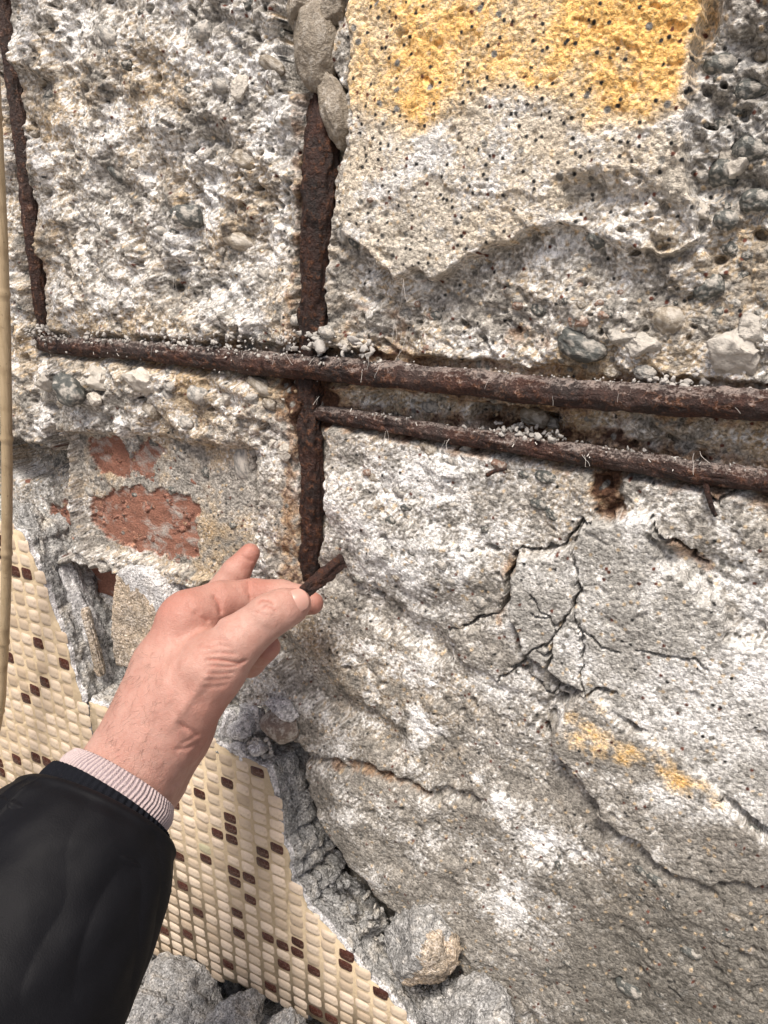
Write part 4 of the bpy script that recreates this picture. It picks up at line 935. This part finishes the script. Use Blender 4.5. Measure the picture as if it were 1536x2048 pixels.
INDEX = [(384, 1232, 405, 14), (440, 1206, 414, 12.2), (506, 1196, 424, 11.0), (560, 1192, 424, 9.2), (596, 1192, 420, 6.8)]
MIDDLE = [(398, 1240, 426, 13), (520, 1205, 452, 10), (588, 1205, 450, 8.6), (624, 1206, 444, 7.0)]
RING = [(412, 1250, 444, 12.5), (500, 1258, 458, 10.5), (498, 1322, 430, 9.2), (534, 1294, 406, 7.4)]
PINKY = [(420, 1262, 458, 11), (436, 1194, 460, 10), (472, 1144, 460, 8.8), (500, 1106, 462, 6.3)]
lo = np.array([-225., -240., 345.]); hi = np.array([-28., -18., 485.])
def ball(X, p, r): return np.linalg.norm(X-cs(*p).astype(np.float32), axis=1)-r
def hand_sdf(Xc):
    palm = smin(chain(Xc, FOREARM, 8), chain(Xc, FOREARM2, 8), 14)
    for ch in PALM: palm = smin(palm, chain(Xc, ch, 6), 11)
    palm = smin(palm, chain(Xc, THENAR, 6), 12); palm = smin(palm, chain(Xc, HYPO, 6), 12)
    fing = chain(Xc, INDEX)
    for ch in (MIDDLE, RING, PINKY): fing = smin(fing, chain(Xc, ch), 1.6)
    d = smin(palm, fing, 8)
    d = smin(d, ball(Xc, (362, 1240, 402), 12.5), 9); d = smin(d, ball(Xc, (410, 1335, 377), 12), 9)
    thumb = chain(Xc, THUMB, 5); thumb = smin(thumb, ball(Xc, (582, 1218, 396), 8.6), 4); thumb = smin(thumb, ball(Xc, (532, 1229, 384), 9.2), 4)
    return smin(d, thumb, 6.5)
vox = .75; CF = 6
nx_, ny_, nz_ = [int(np.ceil(q/CF))*CF for q in (hi-lo)/vox]
cx_ = [lo[k]+vox*CF*(np.arange(m//CF)+.5) for k, m in enumerate((nx_, ny_, nz_))]
Dc = hand_sdf(np.stack(np.meshgrid(*cx_, indexing='ij'), -1).reshape(-1, 3).astype(np.float32)).reshape(nx_//CF, ny_//CF, nz_//CF)
up_ = lambda q: np.repeat(np.repeat(np.repeat(q, CF, 0), CF, 1), CF, 2)
D = up_(np.where(Dc < 0, np.float32(-30), np.float32(30)))
I_ = np.argwhere(up_(np.abs(Dc) < 7.5))
Xc = (lo + vox*I_).astype(np.float32)
d_ = hand_sdf(Xc)
pxv = 768+F*Xc[:, 0]/Xc[:, 2]; pyv = 1024-F*Xc[:, 1]/Xc[:, 2]
FOLD = []
def fold(pts, wpx, dep, zmax=1e9, zmin=0):
    global d_
    x0, x1 = min(p[0] for p in pts)-4*wpx, max(p[0] for p in pts)+4*wpx; y0, y1 = min(p[1] for p in pts)-4*wpx, max(p[1] for p in pts)+4*wpx
    m = np.where((pxv > x0) & (pxv < x1) & (pyv > y0) & (pyv < y1) & (Xc[:, 2] < zmax) & (Xc[:, 2] > zmin) & (np.abs(d_) < 5))[0]
    if len(m) == 0: return
    q, t = pdist(np.array(pts, float), pxv[m], pyv[m]); fade = ss(0, .18, t)*ss(1, .82, t)
    d_[m] += (dep*np.exp(-(q/wpx)**2)*fade).astype(np.float32)
    if 0 < wpx < 6: FOLD.append((pts, dep))
# folds of the skin over knuckles, thumb base and wrist
for pts, w_, dp in [([(512, 1212), (524, 1200), (540, 1202), (552, 1212)], 3, 1.0), ([(520, 1222), (534, 1212), (546, 1216), (556, 1226)], 3, .8), ([(508, 1222), (522, 1226), (536, 1236)], 3, .5),
                    ([(402, 1318), (440, 1320), (478, 1326), (498, 1318)], 3.2, 1.3), ([(410, 1330), (450, 1334), (486, 1330)], 3, .9), ([(404, 1346), (440, 1348), (476, 1344)], 3, .7), ([(398, 1360), (430, 1360), (470, 1356)], 3, .6), ([(400, 1308), (440, 1306), (480, 1308)], 3, .7), ([(406, 1294), (440, 1290), (470, 1296)], 3, .6), ([(392, 1374), (426, 1374), (460, 1370)], 3, .45), ([(412, 1282), (440, 1278), (462, 1284)], 3, .4),
                    ([(350, 1440), (380, 1462), (404, 1476)], 4, 1.0), ([(345, 1500), (375, 1496), (405, 1480)], 4, .9), ([(352, 1420), (366, 1452), (398, 1466)], 4, .7), ([(356, 1490), (380, 1480), (402, 1462)], 4, .7), ([(330, 1590), (380, 1530), (410, 1470)], 8, 1.0),
                    ([(497, 1160), (498, 1182), (503, 1204)], 3, 1.1), ([(491, 1166), (494, 1190)], 3, .6), ([(424, 1188), (438, 1206), (442, 1232)], 4, 1.4), ([(384, 1222), (404, 1236), (420, 1244)], 4, 1.0), ([(372, 1206), (390, 1220), (404, 1228)], 4, .6), ([(478, 1110), (492, 1118), (508, 1124)], 3, .8)]:
    fold(pts, w_, dp, 472)
for pts in ([(300, 1455), (318, 1390), (345, 1320), (352, 1285)], [(330, 1420), (352, 1360), (372, 1310)], [(272, 1500), (300, 1455), (310, 1400)]): fold(pts, 7, -.55, 400)
# shallow hollow between thumb and first finger, tendon of the thumb
fold([(340, 1285), (385, 1262), (440, 1236)], 20, 1.3, 410); fold([(330, 1470), (380, 1400), (430, 1330)], 10, -1.0, 385)
d_ += (.22*vnoise3(Xc/5.0, 4) + .08*vnoise3(Xc/2.0, 6)).astype(np.float32)
D[I_[:, 0], I_[:, 1], I_[:, 2]] = d_
def surface_nets(D, lo, vox):
    S = D < 0; nx, ny, nz = D.shape
    c = [S[i:nx-1+i, j:ny-1+j, k:nz-1+k] for i in (0, 1) for j in (0, 1) for k in (0, 1)]
    cnt = sum(q.astype(np.int8) for q in c); act = (cnt > 0) & (cnt < 8)
    I = np.argwhere(act); idx = -np.ones(act.shape, np.int64); idx[act] = np.arange(len(I))
    acc = np.zeros((len(I), 3)); num = np.zeros(len(I))
    cor = [(i, j, k) for i in (0, 1) for j in (0, 1) for k in (0, 1)]
    for a in cor:
        for ax in range(3):
            if a[ax] == 1: continue
            b_ = list(a); b_[ax] = 1
            va = D[I[:, 0]+a[0], I[:, 1]+a[1], I[:, 2]+a[2]]; vb = D[I[:, 0]+b_[0], I[:, 1]+b_[1], I[:, 2]+b_[2]]
            m = (va < 0) != (vb < 0); t = np.where(m, va/(va-vb+1e-12), 0)
            p = np.tile(np.array(a, float), (len(I), 1)); p[:, ax] += t
            acc[m] += p[m]; num[m] += 1
    Vt = lo + vox*(I + acc/num[:, None])
    Q = []
    for ax in range(3):
        s0 = [slice(None)]*3; s1 = [slice(None)]*3; s0[ax] = slice(0, -1); s1[ax] = slice(1, None)
        A, B = S[tuple(s0)], S[tuple(s1)]; E_ = np.argwhere(A != B); o1, o2 = [q for q in range(3) if q != ax]
        E_ = E_[(E_[:, o1] > 0) & (E_[:, o2] > 0) & (E_[:, o1] < act.shape[o1]) & (E_[:, o2] < act.shape[o2])]
        def g(d1, d2):
            q = E_.copy(); q[:, o1] -= d1; q[:, o2] -= d2; return idx[q[:, 0], q[:, 1], q[:, 2]]
        q4 = np.stack([g(0, 0), g(1, 0), g(1, 1), g(0, 1)], 1); ins = A[E_[:, 0], E_[:, 1], E_[:, 2]]
        flip = ins if ax != 1 else ~ins
        q4[~flip] = q4[~flip][:, ::-1]; Q.append(q4)
    Q = np.vstack(Q); Q = Q[(Q >= 0).all(1)]
    return Vt, Q
Vh, Qh = surface_nets(D, lo, vox)
for _ in range(2):      # light smoothing of the voxel steps
    A_ = np.zeros_like(Vh); N_ = np.zeros(len(Vh))
    for k in range(4):
        np.add.at(A_, Qh[:, k], Vh[Qh[:, (k+1) % 4]]); np.add.at(N_, Qh[:, k], 1); np.add.at(A_, Qh[:, (k+1) % 4], Vh[Qh[:, k]]); np.add.at(N_, Qh[:, (k+1) % 4], 1)
    Vh = .5*Vh + .5*A_/np.maximum(N_, 1)[:, None]
b = NB('skin'); f1_ = b.noise(45, 4, .6); f2_ = b.noise(260, 4, .6); f3_ = b.vor(900)
c = b.mix(b.ramp(f1_, [(.35, 0), (.65, 1)]), (.455, .25, .20), (.515, .31, .255)); c = b.mix(b.ramp(f2_, [(.45, 0), (.75, .45)]), c, (.40, .18, .14))
x_ = b.n('ShaderNodeAttribute'); x_.attribute_name = 'flush'; c = b.mix(b.math('MULTIPLY', x_.outputs['Fac'], .75), c, (.40, .15, .11))
b.inp('Base Color', c).inp('Roughness', b.math('ADD', b.math('MULTIPLY', f2_, .2), .40)).inp('Subsurface Weight', .10)
b.b.inputs['Subsurface Radius'].default_value = (1.0, .35, .2); b.b.inputs['Subsurface Scale'].default_value = .003; b.b.inputs['Specular IOR Level'].default_value = .35
ve_ = b.ramp(b.vor(620, 'DISTANCE_TO_EDGE', co=b.mapping((1, 1, 1.9), (.3, .5, .6))), [(0, 0), (.12, 1)])
b.inp('Normal', b.bump(b.math('ADD', b.math('MULTIPLY', ve_, .32), b.math('ADD', b.math('MULTIPLY', f2_, 1.6), b.math('MULTIPLY', f3_, .35))), .0005, .6)); MAT['skin'] = b.m
person = empty('person', to_world(np.array([cs(95, 1800, 362)]))[0]); tag(person, 'bare hand in a black jacket sleeve reaching from lower left to hold a rust flake', 'person')
hand = make('hand', to_world(Vh), Qh[:, ::-1].copy(), MAT['skin'], person)
fl = np.zeros(len(Vh))
for p, r in [((640, 1206, 444), 14), ((500, 1110, 464), 15), ((540, 1292, 406), 12), ((350, 1228, 398), 16), ((600, 1206, 396), 10), ((375, 1205, 400), 12), ((512, 1180, 420), 12), ((420, 1420, 395), 30), ((440, 1215, 410), 14)]:
    fl = np.maximum(fl, np.exp(-(np.linalg.norm(Vh-cs(*p), axis=1)/r)**2))
hx_ = 768+F*Vh[:, 0]/Vh[:, 2]; hy_ = 1024-F*Vh[:, 1]/Vh[:, 2]
for pts, dp in FOLD:
    m = np.where((hx_ > min(p[0] for p in pts)-9) & (hx_ < max(p[0] for p in pts)+9) & (hy_ > min(p[1] for p in pts)-9) & (hy_ < max(p[1] for p in pts)+9) & (Vh[:, 2] < 472))[0]
    q_, t_ = pdist(np.array(pts, float), hx_[m], hy_[m]); fl[m] = np.maximum(fl[m], dp*.8*np.exp(-(q_/2.2)**2)*ss(0, .2, t_)*ss(1, .8, t_))
a_ = hand.data.attributes.new('flush', 'FLOAT', 'POINT'); a_.data.foreach_set('value', fl.astype(np.float32))
# thumb nail: curved plate let into the thumb tip
tip, ipj = cs(602, 1204, 393), cs(540, 1234, 388)
ax1 = tip-ipj; ax1 /= np.linalg.norm(ax1); nrm = cs(592, 1200, 372)-cs(585, 1210, 392); nrm -= ax1*(nrm@ax1); nrm /= np.linalg.norm(nrm); sdv = np.cross(ax1, nrm)
ncen = cs(588, 1206, 391.0)
tt, ww = np.meshgrid(np.linspace(-1, 1, 15), np.linspace(-1, 1, 15), indexing='ij')
wid = 6.0*np.sqrt(np.clip(1-np.abs(tt)**5*.55, 0, 1)); yy = ww*wid
rad_ = 7.9 - .5*(tt > .3)*tt
hh_ = np.sqrt(np.clip(8.3**2-yy**2, 0, None)) - .045*(tt*6.2)**2*.9 + .1
Pn = ncen + ax1*(tt*6.2 + .9*(1-ww**2)*np.sign(tt)*np.abs(tt)**3)[..., None] + sdv*yy[..., None] + nrm*hh_[..., None]
Pn = np.concatenate([Pn.reshape(-1, 3), (Pn - nrm*.5).reshape(-1, 3)]); Fn = grid_faces(15, 15); Fn = np.vstack([Fn, Fn[:, ::-1]+225])
b = NB('nail'); x_ = b.noise(200, 3); b.inp('Base Color', b.mix(x_, (.50, .265, .215), (.56, .34, .28))).inp('Roughness', .28); b.inp('Subsurface Weight', .1); b.b.inputs['Subsurface Scale'].default_value = .002; MAT['nail'] = b.m
make('thumbnail', to_world(Pn), Fn, MAT['nail'], hand)
MAT['flake'] = mat_rust('rust_flake_dark', .0, .75)
# the rusty flake between thumb and finger
P = np.array([cs(588, 1200, 409), cs(610, 1184, 412), cs(645, 1154, 420), cs(685, 1121, 430)]); C, L = spline(P, 46); 
V, Fc = tube(to_world(C), np.interp(np.arange(46), [0, 6, 20, 36, 42, 45], [2.7, 2.9, 3.1, 3.3, 3.0, 2.6]), 30, True, lambda a, s: 1.25*np.cos(2*a+1.3) + .6*np.abs(np.cos(1.5*a+s/9)) + fbm2(s/7+np.cos(a), np.sin(a)*1.5, 4, 4, .65)*.95 + noise2(s/2, a*2, 5)*.35)
tag(make('rust_flake', V, Fc, MAT['flake'], origin=to_world(C[:1])[0]), 'short flaking piece of rusted bar pinched between thumb and finger', 'rust flake')

# sleeve: rings round an axis, in camera-space millimetres
AX = [(264, 1534, 386, 30), (236, 1578, 380, 34.5), (210, 1612, 374, 40), (186, 1646, 369, 46), (154, 1696, 362, 52), (96, 1795, 348, 56), (36, 1895, 334, 58), (-44, 2034, 315, 60), (-124, 2176, 296, 62)]
def loft(a_from, a_to, n, sides, rfun, closed=False, ofs=0.0):
    P = np.array([list(cs(*a[:3])) + [a[3]] for a in AX]); C, L = spline(P, 400); t = np.linspace(a_from, a_to, n)
    Cc = np.stack([np.interp(t, np.linspace(0, 1, 400), C[:, k]) for k in range(4)], 1)
    T = np.gradient(Cc[:, :3], axis=0); T /= np.linalg.norm(T, axis=1)[:, None]; T = T*.15 + .85*T.mean(0); T /= np.linalg.norm(T, axis=1)[:, None]
    ref = np.array([1., .6, 0]); N = ref-T*(T@ref)[:, None]; N /= np.linalg.norm(N, axis=1)[:, None]; B = np.cross(T, N)
    a = np.linspace(0, 2*math.pi, sides, endpoint=False)
    rr = rfun(Cc[:, 3][:, None], a[None], t[:, None], L)
    V = Cc[:, None, :3] + rr[..., None]*(np.cos(a)[None, :, None]*N[:, None] + .88*np.sin(a)[None, :, None]*B[:, None])
    return V.reshape(-1, 3), grid_faces(n, sides, True)
def two_sided(V, Fc, n, sides, th):
    """give a lofted cloth its thickness by an inner wall joined at the front hem"""
    Vr = V.reshape(n, sides, 3); cen = Vr.mean(1, keepdims=True); d = Vr-cen; inn = cen + d*(1-th/np.linalg.norm(d, axis=2, keepdims=True))
    V2 = np.vstack([V, inn.reshape(-1, 3)]); m = n*sides; j = np.arange(sides); j2 = (j+1) % sides
    return V2, np.vstack([Fc, Fc[:, ::-1]+m, np.stack([j2, j, m+j, m+j2], 1)])
b = NB('sweater_knit'); f = b.noise(700, 4, .6); c = b.mix(f, (.44, .35, .345), (.58, .485, .475)); x_ = b.n('ShaderNodeAttribute'); x_.attribute_name = 'rib'
c = b.mix(b.math('MULTIPLY', x_.outputs['Fac'], .8), c, (.16, .125, .155)); b.inp('Base Color', c).inp('Roughness', .95); b.b.inputs['Specular IOR Level'].default_value = .1
b.inp('Normal', b.bump(b.math('ADD', f, b.vor(1300)), .0005, .8)); MAT['knit'] = b.m
b = NB('black_nylon'); f = b.noise(60, 4, .6); c = b.mix(f, (.0025, .0025, .0038), (.005, .005, .007)); c = b.mix(b.ramp(b.noise(500, 4, .7), [(.62, 0), (.8, .15)]), c, (.03, .03, .035))
b.inp('Base Color', c).inp('Roughness', .66); b.b.inputs['Specular IOR Level'].default_value = .18; b.inp('Normal', b.bump(b.math('ADD', b.noise(30, 3, .5), b.math('MULTIPLY', b.noise(1500, 2), .08)), .004, .5)); MAT['nylon'] = b.m
MAT['rib'] = mat_simple('black_rib_knit', (.006, .007, .010), (.014, .015, .020), 900, .95, .0006, .1)
NR = 84
def sw(r, a, t, L): return 35 - 4.5*ss(.10, .02, t) + .40*np.cos(NR*a + .5*noise2(np.cos(a)*3, np.sin(a)*3, 21)) + .8*noise2(np.cos(a)*1.4+t*6, np.sin(a)*1.4, 3) + 1.2*ss(.12, .2, t)
V, Fc = loft(.048, .24, 40, NR*8, sw); ribv = np.tile(.5-.5*np.cos(NR*np.linspace(0, 2*math.pi, NR*8, endpoint=False)), 40)
V2, F2 = two_sided(V, Fc, 40, NR*8, 2.2); cuff = make('sweater_cuff', to_world(V2), F2, MAT['knit'], person)
a_ = cuff.data.attributes.new('rib', 'FLOAT', 'POINT'); a_.data.foreach_set('value', np.r_[ribv, ribv].astype(np.float32)**4)
def rb(r, a, t, L): return 37.8 + .5*np.cos(60*a) + 1.4*np.sin(math.pi*np.clip((t-.125)/.1, 0, 1)) + .5*noise2(np.cos(a)*1.5, np.sin(a)*1.5+t*5, 5)
def sl(r, a, t, L):
    c, s = np.cos(a), np.sin(a)
    w = 2.6*fbm2(c*1.5+t*1.8, s*1.5+t*1.4, 4, 2) + 2.2*np.abs(noise2(c*2.2+t*2.5, s*2.2-t*1.5, 14)) + .8*np.sin(t*36+2.2*c+1.5*noise2(c*1.2, s*1.2+t*4, 7))*ss(.2, .3, t)*(.35+.5*noise2(c*1.1+3, s*1.1+t*3, 8)) + .3*noise2(c*3+t*9, s*3, 9)
    return r*1.02 + w*ss(.185, .26, t) + 1.3*np.exp(-((t-.205)/.014)**2) + (.9*np.exp(-((a-4.56)/.016)**2) + .9*np.exp(-((a-4.74)/.016)**2) - .5*np.exp(-((a-4.65)/.06)**2) - 1.4*np.clip(a-4.74, 0, .5)*np.exp(-((a-4.74)/.25)**2))*ss(.2, .24, t)
V, Fc = loft(.19, 1.0, 230, 420, sl); V2, F2 = two_sided(V, Fc, 230, 420, 2.5)
sleeve = make('jacket_sleeve', to_world(V2), F2, MAT['nylon'], person)
V, Fc = loft(.128, .24, 26, 480, rb); V2, F2 = two_sided(V, Fc, 26, 480, 1.5); make('rib_cuff', to_world(V2), F2, MAT['rib'], sleeve)
def seam(r, a, t, L): return sl(r, a, t, L) + .9*np.exp(-((t-.30)/.010)**2)
V, Fc = loft(.285, .315, 14, 420, seam); make('seam', to_world(V), Fc, MAT['nylon'], sleeve)

# fine hairs on the back of the hand
rh = np.random.RandomState(11); Vs, Fs, off = [], [], 0
front = np.where((hx_ > 215) & (hx_ < 330) & (hy_ > 1300) & (hy_ < 1560) & (Vh[:, 2] < 388))[0]
for i in rh.choice(front, 170):
    p = Vh[i]; d = np.array([-.5+rh.normal()*.35, -.55+rh.normal()*.35, -.35]); d /= np.linalg.norm(d); q = [p]
    for k in range(5):
        d = d + rh.normal(size=3)*.22 + np.array([.06, .1, .07]); d /= np.linalg.norm(d); q.append(q[-1]+d*1.3)
    C = to_world(np.array(q)); V, Fc = tube(C, np.linspace(.045, .02, 6), 4, False); Vs.append(V); Fs.append(Fc+off); off += len(V)
MAT['hair'] = mat_simple('brown_hair', (.10, .06, .04), (.16, .10, .07), 900, .6)
tag(make('arm_hair', np.vstack(Vs), np.vstack(Fs), MAT['hair'], hand), kind='stuff')
